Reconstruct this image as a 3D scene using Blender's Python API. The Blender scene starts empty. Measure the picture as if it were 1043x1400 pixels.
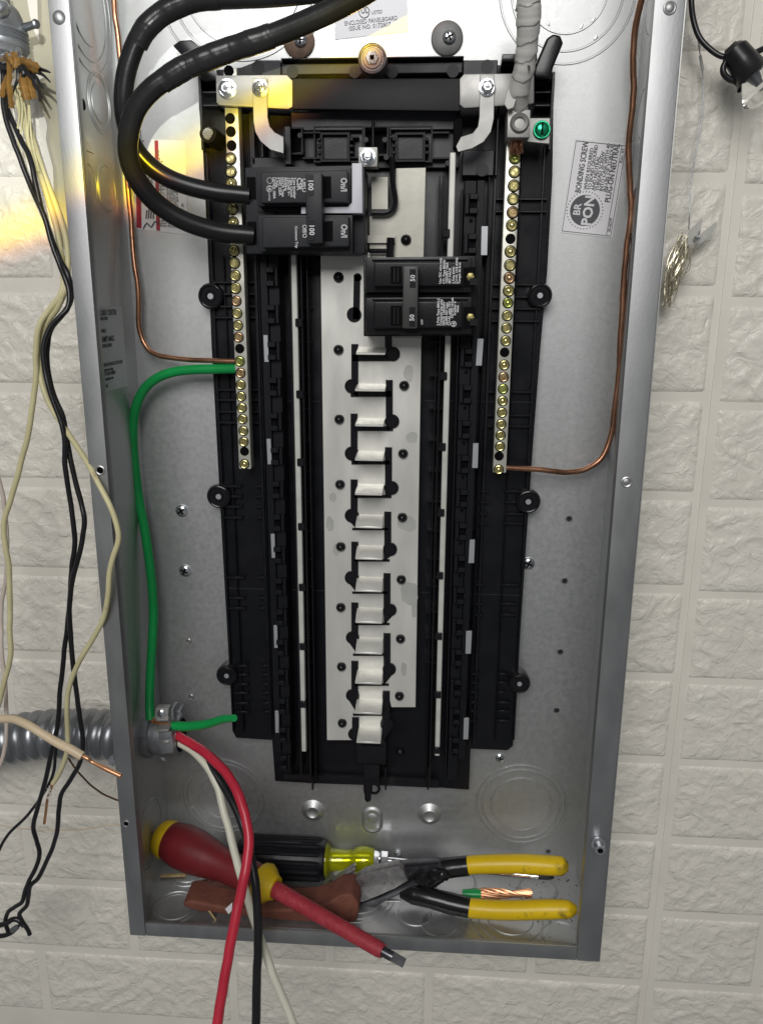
import bpy, bmesh, math, random
from mathutils import Vector, Matrix, Euler, noise
rnd = random.Random(7)
S = bpy.context.scene
COL = S.collection
PI = math.pi

# ------------------------------------------------------------------ camera
CP = Vector((0.04901645, -0.52022333, 0.48736137))
CE = Euler((1.31198903, -0.00569754, 0.06765719), 'XYZ')
FP = 1111.695
cd = bpy.data.cameras.new('camera'); cam = bpy.data.objects.new('camera', cd); COL.objects.link(cam)
cam.location = CP; cam.rotation_euler = CE
cd.sensor_fit = 'VERTICAL'; cd.sensor_height = 24; cd.lens = 24*FP/1400
cd.clip_start = 0.01; cd.clip_end = 20
S.camera = cam
CM = CE.to_matrix()
W = 0.3635; HW = W/2; D = 0.0975; ZT = 0.80

def ray(px, py):
    return CM @ Vector(((px-521.5)/FP, -(py-700)/FP, -1))
def at(px, py, Y):
    d = ray(px, py); return CP + d*((Y-CP.y)/d.y)
def atx(px, py, X):
    d = ray(px, py); return CP + d*((X-CP.x)/d.x)
def atz(px, py, Z):
    d = ray(px, py); return CP + d*((Z-CP.z)/d.z)
def pxm(px, py, Y):           # metres per photograph pixel at that spot
    return (Y-CP.y)/ray(px, py).y/FP

# ------------------------------------------------------------------ world and lamps
SPEC = {'black_moulded_plastic': .4, 'black_rail_plastic': .22, 'glossy_black_plastic': .4, 'breaker_black': .3, 'breaker_charcoal': .3, 'recess_shade_black': .05}
w = bpy.data.worlds.new('World'); S.world = w; w.use_nodes = True
bg = w.node_tree.nodes['Background']; bg.inputs[0].default_value = (0.95, 0.98, 1, 1); bg.inputs[1].default_value = 0.14
S.view_settings.view_transform = 'Standard'; S.view_settings.look = 'None'
S.view_settings.exposure = 0.0; S.view_settings.gamma = 1.0

def lamp(name, kind, loc, target, power, color, **kw):
    l = bpy.data.lights.new(name, kind); o = bpy.data.objects.new(name, l); COL.objects.link(o)
    l.energy = power; l.color = color; o.location = loc
    o.rotation_euler = (Vector(target)-Vector(loc)).to_track_quat('-Z', 'Y').to_euler()
    for k, v in kw.items(): setattr(l, k, v)
    return o
# ceiling lamp of the room, above and in front of the panel
lamp('ceiling_lamp', 'AREA', (-0.12, -1.75, 1.40), (0, 0.08, 0.40), 28.5, (1.0, 0.985, 0.965), shape='RECTANGLE', size=1.1, size_y=0.9)
# work torch held up on the left; its beam edge splits into yellow and orange
TL = Vector((0.034, -0.552, 0.572))
# the beam's cone, measured from three points of its edge on the back panel
d1, d2, d3 = [(at(x, y, D)-TL).normalized() for x, y in ((0, 322), (238, 230), (585, 5))]
axis = (d2-d1).cross(d3-d1).normalized()
if axis.dot(d2) < 0: axis = -axis
HALF = math.degrees(math.acos(axis.dot(d2)))
print('beam half angle', HALF)
tl = lamp('torch_beam', 'SPOT', TL, TL+axis, 28, (1, 1, 1), spot_size=2*math.radians(HALF+3), spot_blend=0.0, shadow_soft_size=0.003)
tl.data.use_nodes = True
_nt = tl.data.node_tree; _em = _nt.nodes['Emission']
_tc = _nt.nodes.new('ShaderNodeTexCoord'); _sx = _nt.nodes.new('ShaderNodeSeparateXYZ'); _nt.links.new(_tc.outputs['Normal'], _sx.inputs[0])
_ab = _nt.nodes.new('ShaderNodeMath'); _ab.operation = 'ABSOLUTE'; _nt.links.new(_sx.outputs['Z'], _ab.inputs[0])
_ac = _nt.nodes.new('ShaderNodeMath'); _ac.operation = 'ARCCOSINE'; _nt.links.new(_ab.outputs[0], _ac.inputs[0])
_mr = _nt.nodes.new('ShaderNodeMapRange'); _mr.inputs[1].default_value = math.radians(HALF-3); _mr.inputs[2].default_value = math.radians(HALF+3); _nt.links.new(_ac.outputs[0], _mr.inputs[0])
_cr = _nt.nodes.new('ShaderNodeValToRGB'); _nt.links.new(_mr.outputs[0], _cr.inputs[0])
_el = _cr.color_ramp.elements
_el[0].position = 0.0; _el[0].color = (.46, .47, .45, 1); _el[1].position = 1.0; _el[1].color = (0, 0, 0, 1)
for p_, c_ in [(.20, (.50, .50, .38, 1)), (.34, (.80, .64, .12, 1)), (.48, (1.0, .74, .0, 1)), (.57, (.85, .54, .03, 1)), (.64, (.42, .18, .04, 1)), (.72, (.12, .04, .03, 1)), (.80, (0, 0, 0, 1))]:
    e_ = _el.new(p_); e_.color = c_
_nt.links.new(_cr.outputs[0], _em.inputs[0])

# ------------------------------------------------------------------ materials
def mat(name, col, rough=.5, metal=0.0, noise_amt=0.0, nscale=40, bump=0.0, bscale=200, coat=0.0, trans=0.0, ior=1.45, dirt=None, rvar=0.0, alpha=1.0, stretch=None):
    m = bpy.data.materials.new(name); m.use_nodes = True
    nt = m.node_tree; b = nt.nodes['Principled BSDF']
    b.inputs['Base Color'].default_value = (*col, 1); b.inputs['Roughness'].default_value = rough
    b.inputs['Metallic'].default_value = metal; b.inputs['IOR'].default_value = ior
    if name in SPEC: b.inputs['Specular IOR Level'].default_value = SPEC[name]
    if coat: b.inputs['Coat Weight'].default_value = coat; b.inputs['Coat Roughness'].default_value = 0.15
    if trans: b.inputs['Transmission Weight'].default_value = trans
    if alpha < 1: b.inputs['Alpha'].default_value = alpha
    tc = nt.nodes.new('ShaderNodeTexCoord'); src = tc.outputs['Object']
    if stretch:
        mp = nt.nodes.new('ShaderNodeMapping'); mp.inputs['Scale'].default_value = stretch
        nt.links.new(src, mp.inputs[0]); src = mp.outputs[0]
    last = None
    def mixc(facout, c2, lo, hi, c1):
        rp = nt.nodes.new('ShaderNodeMapRange'); rp.inputs[1].default_value = lo; rp.inputs[2].default_value = hi
        nt.links.new(facout, rp.inputs[0])
        mx = nt.nodes.new('ShaderNodeMix'); mx.data_type = 'RGBA'
        nt.links.new(rp.outputs[0], mx.inputs[0])
        if isinstance(c1, tuple): mx.inputs[6].default_value = (*c1, 1)
        else: nt.links.new(c1, mx.inputs[6])
        mx.inputs[7].default_value = (*c2, 1)
        return mx.outputs[2]
    if noise_amt:
        n = nt.nodes.new('ShaderNodeTexNoise'); n.inputs['Scale'].default_value = nscale; n.inputs['Detail'].default_value = 5
        nt.links.new(src, n.inputs['Vector'])
        lo = tuple(max(0, c*(1-noise_amt)) for c in col); hi = tuple(min(1, c*(1+noise_amt)) for c in col)
        last = mixc(n.outputs[0], hi, .3, .7, lo)
        if rvar:
            rp = nt.nodes.new('ShaderNodeMapRange'); rp.inputs[1].default_value = .3; rp.inputs[2].default_value = .7
            rp.inputs[3].default_value = max(.02, rough-rvar); rp.inputs[4].default_value = rough+rvar
            nt.links.new(n.outputs[0], rp.inputs[0]); nt.links.new(rp.outputs[0], b.inputs['Roughness'])
    if dirt:
        c2, sc, lo, hi = dirt
        n = nt.nodes.new('ShaderNodeTexNoise'); n.inputs['Scale'].default_value = sc; n.inputs['Detail'].default_value = 8; n.inputs['Roughness'].default_value = .65
        nt.links.new(src, n.inputs['Vector'])
        last = mixc(n.outputs[0], c2, lo, hi, last if last is not None else col)
    if last is not None: nt.links.new(last, b.inputs['Base Color'])
    if bump:
        n = nt.nodes.new('ShaderNodeTexNoise'); n.inputs['Scale'].default_value = bscale; n.inputs['Detail'].default_value = 6
        nt.links.new(src, n.inputs['Vector'])
        bp = nt.nodes.new('ShaderNodeBump'); bp.inputs['Strength'].default_value = 1; bp.inputs['Distance'].default_value = bump
        nt.links.new(n.outputs[0], bp.inputs['Height']); nt.links.new(bp.outputs[0], b.inputs['Normal'])
    return m

M = {}
M['galv'] = mat('galvanised_steel', (.53, .54, .54), .53, .92, .06, 260, .00005, 900, dirt=((.495, .505, .505), 11, .5, .9), rvar=.03, coat=.6)
M['galv_flange'] = mat('galvanised_flange', (.40, .405, .41), .50, .95, .06, 60, .00005, 700, dirt=((.30, .30, .30), 34, .64, .8), rvar=.05, stretch=(1, 1, .35))
M['galv_edge'] = mat('bright_cut_edge', (.52, .52, .51), .4, .9)
M['conduit'] = mat('zinc_conduit', (.27, .28, .30), .34, .85, .18, 30, .0001, 300, dirt=((.25, .25, .26), 40, .6, .8))
M['cast_grey'] = mat('grey_die_casting', (.30, .31, .33), .42, .6, .15, 90, .0002, 250)
M['dark_zinc'] = mat('dark_zinc_casting', (.22, .23, .25), .35, .8, .2, 90, .0002, 250)
M['black'] = mat('black_moulded_plastic', (.007, .0075, .010), .34, 0, .15, 60, .00005, 900, dirt=((.018, .018, .021), 30, .62, .8), rvar=.08)
M['black_lit'] = mat('lit_black_plastic', (.030, .031, .038), .42, 0, .15, 60, .00005, 900, dirt=((.035, .035, .04), 40, .6, .8), rvar=.06)  # black plastic made greyer: sheen on the top mouldings put into its colour
M['black_rail'] = mat('black_rail_plastic', (.009, .0095, .012), .42, 0, .15, 60, .00005, 900)
M['black_gloss'] = mat('glossy_black_plastic', (.009, .009, .011), .2, 0, .1, 60, dirt=((.025, .025, .026), 60, .6, .8))
M['breaker'] = mat('breaker_charcoal', (.024, .025, .029), .42, 0, .12, 200, .00006, 1500, dirt=((.05, .05, .05), 60, .64, .8))
M['breaker_blk'] = mat('breaker_black', (.012, .012, .014), .28, 0, .12, 120, .00004, 900, dirt=((.035, .035, .035), 70, .62, .8))
M['tie'] = mat('handle_tie_plastic', (.045, .045, .044), .45, 0, .1, 80)
M['deep'] = mat('recess_shade_black', (.004, .004, .005), .6)  # near-black fill for holes and slots, their inner shade put into colour
M['band'] = mat('black_insulating_tape_band', (.012, .012, .013), .55, 0, .2, 40, .00006, 600)
M['bus'] = mat('tin_plated_bus', (.74, .73, .685), .36, .42, .05, 50, .00005, 200, dirt=((.60, .60, .565), 24, .62, .80), rvar=.10, stretch=(1, 1, .3))
M['tarnish'] = mat('tarnished_tin', (.52, .52, .49), .4, .35, .08, 60)
M['bus_tan'] = mat('dull_tin_bus', (.42, .41, .36), .4, .4, .1, 60, .00004, 300, dirt=((.62, .61, .56), 50, .66, .72))
M['neutral'] = mat('tinned_neutral_bar', (.60, .59, .52), .36, .45, .1, 120, .00005, 500, rvar=.05)
M['strip'] = mat('white_neutral_strip', (.60, .60, .56), .4, .2, .1, 80)
M['alu'] = mat('aluminium_strap', (.36, .355, .34), .46, .6, .08, 60, .00006, 200, rvar=.1)
M['zinc'] = mat('bright_zinc_screw', (.72, .74, .78), .2, .95, .2, 300)
M['brass'] = mat('yellow_zinc_screw', (.66, .60, .28), .24, .9, .35, 260)
M['brass_shaded'] = mat('shaded_yellow_zinc', (.30, .26, .11), .42, .9, .35, 260)  # darker copy of the yellow zinc: shade on sunken screws put into colour
M['brass_red'] = mat('coppery_zinc_screw', (.66, .42, .26), .24, .9, .35, 260)
M['brass_green'] = mat('greenish_zinc_screw', (.52, .60, .16), .24, .9, .35, 260)
M['green_screw'] = mat('green_anodised', (.02, .36, .17), .22, .75, .3, 200)
M['washer'] = mat('dull_steel_washer', (.14, .14, .138), .5, .6, .2, 120, dirt=((.10, .095, .09), 120, .55, .7))
M['rust'] = mat('rusty_washer', (.13, .085, .06), .6, .4, .3, 150, .0001, 400)
M['cable'] = mat('black_cable_rubber', (.010, .010, .011), .28, 0, .25, 25, .00012, 120, dirt=((.03, .03, .028), 60, .66, .8), rvar=.06)
M['tape'] = mat('black_vinyl_tape', (.012, .012, .013), .22, 0, .1, 25, .0003, 90)
M['wire_black'] = mat('black_wire_plastic', (.012, .012, .014), .3, 0, .2, 40, .0001, 200, dirt=((.05, .05, .05), 90, .66, .8))
M['wire_cream'] = mat('aged_cream_wire', (.60, .55, .32), .42, 0, .12, 40, .0001, 150, dirt=((.33, .26, .13), 70, .62, .72))
M['wire_pink'] = mat('pale_pink_wire', (.58, .50, .44), .45, 0, .1, 40)
M['wire_beige'] = mat('beige_wire', (.62, .50, .34), .4, 0, .1, 60, .0001, 300)
M['wire_brown'] = mat('brown_wire', (.10, .055, .03), .4)
M['wire_white'] = mat('white_wire', (.66, .65, .54), .33, 0, .06, 30, .0001, 60)
M['wire_red'] = mat('red_wire', (.50, .025, .05), .3, 0, .15, 40, .00008, 120)
M['wire_green'] = mat('green_wire', (.008, .30, .07), .3, 0, .15, 30, .0001, 60)
M['copper'] = mat('bare_copper', (.50, .26, .16), .34, .95, .3, 60, .00004, 300, dirt=((.24, .13, .08), 50, .55, .75))
M['copper_bright'] = mat('fresh_copper', (.74, .38, .21), .34, .95, .15, 90)
M['whitetape'] = mat('white_vinyl_tape', (.55, .54, .51), .42, 0, .07, 60, .0003, 90, dirt=((.30, .29, .27), 60, .64, .75))
M['paper'] = mat('white_label_paper', (.80, .79, .81), .5, 0, .02, 60)
M['paper_grey'] = mat('grey_label_paper', (.62, .64, .66), .45, 0, .03, 60)
M['ink'] = mat('black_ink', (.018, .018, .02), .6)
M['ink_grey'] = mat('grey_ink', (.09, .09, .10), .6)
M['ink_faint'] = mat('faint_ink', (.20, .20, .21), .5)
M['ink_white'] = mat('white_ink', (.72, .72, .74), .5)
M['ink_red'] = mat('red_ink', (.36, .02, .035), .5)
M['clearlabel'] = mat('smoky_clear_label', (.36, .36, .38), .3, .2)
M['white_plastic'] = mat('pale_grey_plastic', (.60, .60, .66), .4)
M['slotmetal'] = mat('metal_seen_in_slot', (.46, .47, .49), .4, .5)
M['redgrip'] = mat('red_rubber_grip', (.15, .012, .016), .42, 0, .15, 50, .0001, 500, dirt=((.12, .02, .02), 40, .6, .8))
M['redshaft'] = mat('red_shaft_sleeve', (.34, .03, .045), .5, 0, .15, 200, .0003, 700, dirt=((.40, .10, .12), 260, .56, .76))
M['yellow'] = mat('yellow_plastic', (.62, .42, .01), .42, 0, .12, 60, .0002, 700, dirt=((.25, .17, .03), 90, .60, .72))
M['yellowgrip'] = mat('yellow_dipped_grip', (.74, .50, .008), .36, 0, .08, 60, .00015, 300, dirt=((.22, .15, .02), 42, .60, .72))
M['yclear'] = mat('clear_yellow_plastic', (.92, .95, .02), .05, 0, 0, 1, trans=.75, ior=1.45)
M['chrome'] = mat('chrome', (.75, .76, .78), .12, 1, .1, 200)
M['steel'] = mat('tool_steel', (.48, .47, .47), .40, .85, .3, 160, .0002, 400, dirt=((.26, .22, .20), 180, .5, .7))
M['steel_dark'] = mat('dark_tool_steel', (.10, .10, .11), .3, .85, .3, 120)
M['leather'] = mat('red_brown_leather', (.165, .058, .038), .75, 0, .25, 50, .0006, 300, dirt=((.12, .04, .03), 60, .5, .75))
M['leather_top'] = mat('dark_worn_leather', (.085, .035, .028), .6, 0, .3, 70, .0006, 260, dirt=((.22, .10, .08), 80, .58, .8))
M['amber'] = mat('amber_kraft_paper', (.36, .20, .055), .45, 0, .2, 80, .0003, 300)
M['glass'] = mat('bulb_glass', (.95, .96, .96), .02, 0, 0, 1, trans=1.0, ior=1.2)
M['clear'] = mat('clear_plastic_tab', (.62, .62, .58), .3, 0, 0, 1, trans=.35)
M['gold'] = mat('golden_fine_wire', (.66, .61, .47), .25, .75, .3, 300)
M['plaster'] = mat('bare_painted_plaster', (.44, .415, .315), .7, 0, .10, 30, .0004, 120, dirt=((.34, .31, .23), 20, .5, .8))
M['wood'] = mat('wood_chip', (.45, .33, .16), .7, 0, .2, 300)

def foam_mat():
    m = bpy.data.materials.new('embossed_foam'); m.use_nodes = True
    nt = m.node_tree; b = nt.nodes['Principled BSDF']
    N = nt.nodes.new; L = nt.links.new
    b.inputs['Roughness'].default_value = .38
    tc = N('ShaderNodeTexCoord'); oi = N('ShaderNodeObjectInfo')
    off = N('ShaderNodeVectorMath'); off.operation = 'SCALE'; off.inputs[0].default_value = (7, 3, 5)
    L(oi.outputs['Random'], off.inputs['Scale'])
    add = N('ShaderNodeVectorMath'); L(tc.outputs['Object'], add.inputs[0]); L(off.outputs[0], add.inputs[1])
    n = N('ShaderNodeTexNoise'); n.inputs['Scale'].default_value = 12; n.inputs['Detail'].default_value = 6; L(add.outputs[0], n.inputs['Vector'])
    mx = N('ShaderNodeMix'); mx.data_type = 'RGBA'; L(n.outputs[0], mx.inputs[0])
    mx.inputs[6].default_value = (.72, .68, .60, 1); mx.inputs[7].default_value = (.78, .75, .68, 1)
    L(mx.outputs[2], b.inputs['Base Color'])
    n1 = N('ShaderNodeTexNoise'); n1.inputs['Scale'].default_value = 95; n1.inputs['Detail'].default_value = 4; n1.inputs['Distortion'].default_value = 1.4; L(add.outputs[0], n1.inputs['Vector'])
    n2 = N('ShaderNodeTexNoise'); n2.noise_type = 'RIDGED_MULTIFRACTAL'; n2.inputs['Scale'].default_value = 55; n2.inputs['Detail'].default_value = 3; L(add.outputs[0], n2.inputs['Vector'])
    s = N('ShaderNodeMath'); s.operation = 'MULTIPLY_ADD'; L(n2.outputs[0], s.inputs[0]); s.inputs[1].default_value = .30; L(n1.outputs[0], s.inputs[2])
    bp = N('ShaderNodeBump'); bp.inputs['Distance'].default_value = .0021; bp.inputs['Strength'].default_value = 1.0
    L(s.outputs[0], bp.inputs['Height']); L(bp.outputs[0], b.inputs['Normal'])
    return m
M['foam'] = foam_mat()
M['foam_joint'] = mat('foam_joint', (.75, .715, .64), .45, 0, .05, 20, .0002, 120)

# ------------------------------------------------------------------ mesh helpers
ORG = {}
class MB:
    def __init__(s): s.bm = bmesh.new()
    def poly(s, pts, vec):                       # polygon extruded along vec
        v = [s.bm.verts.new(p) for p in pts]; w2 = [s.bm.verts.new(Vector(p)+Vector(vec)) for p in pts]
        n = len(v); s.bm.faces.new(v); s.bm.faces.new(w2[::-1])
        for i in range(n):
            s.bm.faces.new((v[i], w2[i], w2[(i+1) % n], v[(i+1) % n]))
        return s
    def box(s, x0, x1, y0, y1, z0, z1):
        return s.poly([(x0, y0, z0), (x1, y0, z0), (x1, y0, z1), (x0, y0, z1)], (0, y1-y0, 0))
    def pp(s, pts, Yf, Yb):                      # px polygon on the plane Y=Yf, extruded back to Yb
        return s.poly([at(x, y, Yf) for x, y in pts], (0, Yb-Yf, 0))
    def bp(s, x0, y0, x1, y1, Yf, Yb):           # upright box whose front corners are near these pixels
        a, b = at(x0, (y0+y1)/2, Yf), at(x1, (y0+y1)/2, Yf); t, u = at((x0+x1)/2, y0, Yf), at((x0+x1)/2, y1, Yf)
        return s.box(a.x, b.x, Yf, Yb, u.z, t.z)
    def lathe(s, p0, p1, prof, seg=20, phase=0, caps=True):   # prof: (distance along axis in m or fraction, radius)
        p0, p1 = Vector(p0), Vector(p1); ax = (p1-p0); L = ax.length; ax.normalize()
        up = Vector((0, 0, 1)) if abs(ax.z) < .9 else Vector((0, 1, 0))
        u = ax.cross(up).normalized(); v = ax.cross(u)
        rings = []
        for t, r in prof:
            c = p0+ax*(t*L)
            rings.append([s.bm.verts.new(c+(u*math.cos(a)+v*math.sin(a))*r) for a in [2*PI*k/seg+phase for k in range(seg)]])
        for A, B in zip(rings, rings[1:]):
            for k in range(seg):
                s.bm.faces.new((A[k], B[k], B[(k+1) % seg], A[(k+1) % seg]))
        if caps: s.bm.faces.new(rings[0]); s.bm.faces.new(rings[-1][::-1])
        return s
    def cyl(s, c, ax, r, h, seg=20, phase=0):
        c = Vector(c); ax = Vector(ax).normalized()
        return s.lathe(c, c+ax*h, [(0, r), (1, r)], seg, phase)
    def ring(s, c, ax, R, r, seg=40, sec=8, sx=1.0):
        c = Vector(c); ax = Vector(ax).normalized()
        up = Vector((0, 0, 1)) if abs(ax.z) < .9 else Vector((1, 0, 0))
        u = ax.cross(up).normalized(); v = ax.cross(u)
        g = []
        for i in range(seg):
            a = 2*PI*i/seg; d = u*math.cos(a)*sx+v*math.sin(a)
            g.append([s.bm.verts.new(c+d*(R+r*math.cos(b))+ax*r*math.sin(b)) for b in [2*PI*k/sec for k in range(sec)]])
        for i in range(seg):
            A, B = g[i], g[(i+1) % seg]
            for k in range(sec): s.bm.faces.new((A[k], B[k], B[(k+1) % sec], A[(k+1) % sec]))
        return s
    def tube(s, pts, rad, seg=12, sub=6, caps=True, jit=0.0, rf=None):
        P = spline(pts, sub) if sub > 1 else [Vector(p) for p in pts]
        n = len(P)
        if jit:
            so = Vector((rnd.random()*50, 3, 1))
            P = [p+noise.noise_vector(p*38+so)*jit+noise.noise_vector(p*110+so)*jit*.35 for p in P]
        if not hasattr(rad, '__len__'): rad = [rad]*len(pts)
        R = []
        for i in range(n):
            t = i/(n-1)*(len(pts)-1); k = min(int(t), len(pts)-2); f = t-k
            R.append(rad[k]*(1-f)+rad[k+1]*f)
        T = (P[1]-P[0]).normalized(); u = T.orthogonal().normalized(); prev = None
        for i in range(n):
            T2 = (P[min(i+1, n-1)]-P[max(i-1, 0)]).normalized()
            u = (u-T2*u.dot(T2)).normalized(); v = T2.cross(u)
            ringv = [s.bm.verts.new(P[i]+(u*math.cos(a)+v*math.sin(a))*(R[i]*(rf(i, a, P[i]) if rf else 1))) for a in [2*PI*k/seg for k in range(seg)]]
            if prev:
                for k in range(seg): s.bm.faces.new((prev[k], ringv[k], ringv[(k+1) % seg], prev[(k+1) % seg]))
            elif caps: s.bm.faces.new(ringv[::-1])
            prev = ringv
        if caps: s.bm.faces.new(prev)
        return s
    def mark(s, i):
        for f in s.bm.faces:
            if not f.tag: f.material_index = i; f.tag = True
        return s
    def bevel(s, w=.0005, seg=2, ang=35):
        bmesh.ops.recalc_face_normals(s.bm, faces=s.bm.faces)
        e = [x for x in s.bm.edges if len(x.link_faces) == 2 and x.calc_face_angle(0) > math.radians(ang)]
        bmesh.ops.bevel(s.bm, geom=e, offset=w, segments=seg, profile=.6, affect='EDGES', clamp_overlap=True)
        return s
    def mesh(s, name, mats, smooth=True, org=Vector((0, 0, 0))):
        bmesh.ops.recalc_face_normals(s.bm, faces=s.bm.faces)
        if org.length > 0: bmesh.ops.translate(s.bm, verts=s.bm.verts, vec=-org)
        me = bpy.data.meshes.new(name); s.bm.to_mesh(me); s.bm.free()
        if smooth:
            me.shade_smooth()
            try: me.set_sharp_from_angle(angle=math.radians(38))
            except Exception: pass
        for m in (mats if isinstance(mats, (list, tuple)) else [mats]): me.materials.append(m)
        return me
    def put(s, name, m, parent=None, org=None, smooth=True):
        if org is None:
            c = Vector((0, 0, 0)); n = 0
            for v in s.bm.verts: c += v.co; n += 1
            org = c/max(n, 1)
        org = Vector(org)
        me = s.mesh(name, m, smooth, org)
        return link(name, me, parent, org)
def link(name, me, parent, org):
    o = bpy.data.objects.new(name, me); COL.objects.link(o)
    if parent is not None:
        o.parent = parent; o.location = org-ORG[parent]
    else: o.location = org
    ORG[o] = org.copy()
    return o
def spline(pts, sub):
    P = [Vector(p) for p in pts]; out = []
    n = len(P)
    for i in range(n-1):
        p0 = P[i-1] if i > 0 else P[i]*2-P[i+1]; p3 = P[i+2] if i+2 < n else P[i+1]*2-P[i]
        p1, p2 = P[i], P[i+1]
        for k in range(sub):
            t = k/sub
            out.append(.5*((2*p1)+(p2-p0)*t+(2*p0-5*p1+4*p2-p3)*t*t+(3*p1-p0-3*p2+p3)*t**3))
    out.append(P[-1]); return out
def thing(name, label, cat, loc, group=None):
    o = bpy.data.objects.new(name, None); COL.objects.link(o); o.location = loc; o.empty_display_size = .02
    o['label'] = label; o['category'] = cat
    if group: o['group'] = group
    ORG[o] = Vector(loc); return o
def tag(o, label, cat, group=None):
    o['label'] = label; o['category'] = cat
    if group: o['group'] = group
    return o
def inst(name, me, parent, org, rot=None, scale=None):
    o = link(name, me, parent, Vector(org))
    if rot is not None: o.rotation_euler = rot
    if scale is not None: o.scale = scale if hasattr(scale, '__len__') else (scale,)*3
    return o
def text_into(bm, body, size, p, ux, uy, align='LEFT', bold=0.0, sx=1.0, thick=.00006, fit=None):
    cu = bpy.data.curves.new('t', 'FONT'); cu.body = body; cu.size = size; cu.align_x = align
    cu.resolution_u = 2; cu.offset = bold; cu.extrude = thick
    o = bpy.data.objects.new('t', cu)
    me = bpy.data.meshes.new_from_object(o)
    if fit: sx = fit/max(1e-6, max(v.co.x for v in me.vertices)-min(v.co.x for v in me.vertices))
    ux, uy = Vector(ux).normalized(), Vector(uy).normalized(); n = ux.cross(uy)
    mt = Matrix(((ux.x*sx, uy.x, n.x, p[0]), (ux.y*sx, uy.y, n.y, p[1]), (ux.z*sx, uy.z, n.z, p[2]), (0, 0, 0, 1)))
    me.transform(mt); bm.from_mesh(me)
    bpy.data.objects.remove(o); bpy.data.curves.remove(cu); bpy.data.meshes.remove(me)
PX = lambda L, Y, **k: [at(x, y, Y) for x, y in L]
def path(L):                                   # (px, py, Y) list -> points
    return [at(x, y, Y) for x, y, Y in L]

# ------------------------------------------------------------------ wall of embossed foam bricks
YW = .108
wall = thing('wall', 'cream embossed foam brick wall behind the electrical panel', 'wall', (0, YW+.012, 0))
MB().box(-1.4, 1.4, YW+.008, YW+.03, -1.0, 1.5).put('plaster', M['plaster'], wall)
tearL = [(35, 142), (45, 137), (50, 142), (52, 137), (57, 146), (56, 153), (62, 161), (65, 173), (63, 190), (67, 207), (73, 230), (74, 262), (79, 300), (84, 330), (92, 352), (103, 372)]
def sheet(pts, name='foam_sheet'):
    return MB().poly(pts, (0, .0055, 0)).put(name, M['foam_joint'], wall)
ys = YW+.0025
P = PX(tearL, ys)
zt = P[0].z
sheet([Vector((-1.3, ys, -1)), Vector((-.1495, ys, -1)), Vector((-.1495, ys, P[-1].z-.003))] + P[::-1] + [at(22, 118, ys), at(8, 100, ys), Vector((-.5, ys, at(0, 95, ys).z)), Vector((-1.3, ys, .62))])
y2 = ys+.0002
sheet([Vector((-.1515, y2, -1)), Vector((.2565, y2, -1)), Vector((.2565, y2, 1.3)), Vector((.0, y2, 1.3)), Vector((.0, y2, .50)), Vector((-.1515, y2, .50))])
sheet([Vector((.2555, ys-.0008, -1)), Vector((1.3, ys-.0008, -1)), Vector((1.3, ys-.0008, 1.3)), Vector((.2555, ys-.0008, 1.3))])
sheet(PX([(33, -30), (51, -30), (52, 20), (54, 58), (47, 42), (41, 20)], ys))
sheet(PX([(34, 75), (45, 82), (50, 95), (60, 106), (52, 110), (38, 100)], ys))
BC = {}
def brick_mesh(bw, bh, seed):
    k = (round(bw, 3), seed)
    if k in BC: return BC[k]
    nx, nz = max(10, int(bw/.0019)), int(bh/.0019)
    vs, fs = [], []
    so = Vector((seed*3.1+11, seed*1.7, seed*5.3))
    for j in range(nz+1):
        for i in range(nx+1):
            x = (i/nx-.5)*bw; z = (j/nz-.5)*bh
            q = Vector((x*42, z*42, 0))+so
            wv = noise.noise_vector(q*.7)*.9
            n = noise.noise(q*.9+wv); n2 = noise.noise(q*2.3+wv*1.5); n3 = noise.noise(q*5+wv)
            rdg = (1-abs(n))**5*.9+(1-abs(n2))**4*.45
            pl = .5*max(-.4, min(.4, n2*3)) + .25*n3
            h = .0017*rdg + .0007*pl
            e = min((.5*bw-abs(x))/.0028, (.5*bh-abs(z))/.0028, 1); e = max(e, 0); e = e*(2-e)
            rim = min((.5*bw-abs(x))/.008, (.5*bh-abs(z))/.008, 1); rim = max(rim, 0)
            d = e*(.0013 + h*(.25+.75*rim))
            jx = (noise.noise(Vector((z*60, seed, i > nx/2)))*.0007 if i in (0, nx) else 0)
            jz = (noise.noise(Vector((x*60, seed, 7+(j > nz/2))))*.0005 if j in (0, nz) else 0)
            vs.append((x+jx, -d+.0004, z+jz))
    for j in range(nz):
        for i in range(nx):
            a = j*(nx+1)+i; fs.append((a, a+1, a+nx+2, a+nx+1))
    me = bpy.data.meshes.new('brick'); me.from_pydata(vs, [], fs); me.update(); me.shade_smooth(); me.materials.append(M['foam'])
    BC[k] = me; return me
Z0, PIT, LEN, GAP = .4915, .0772, .188, .0068
bi = 0
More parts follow.
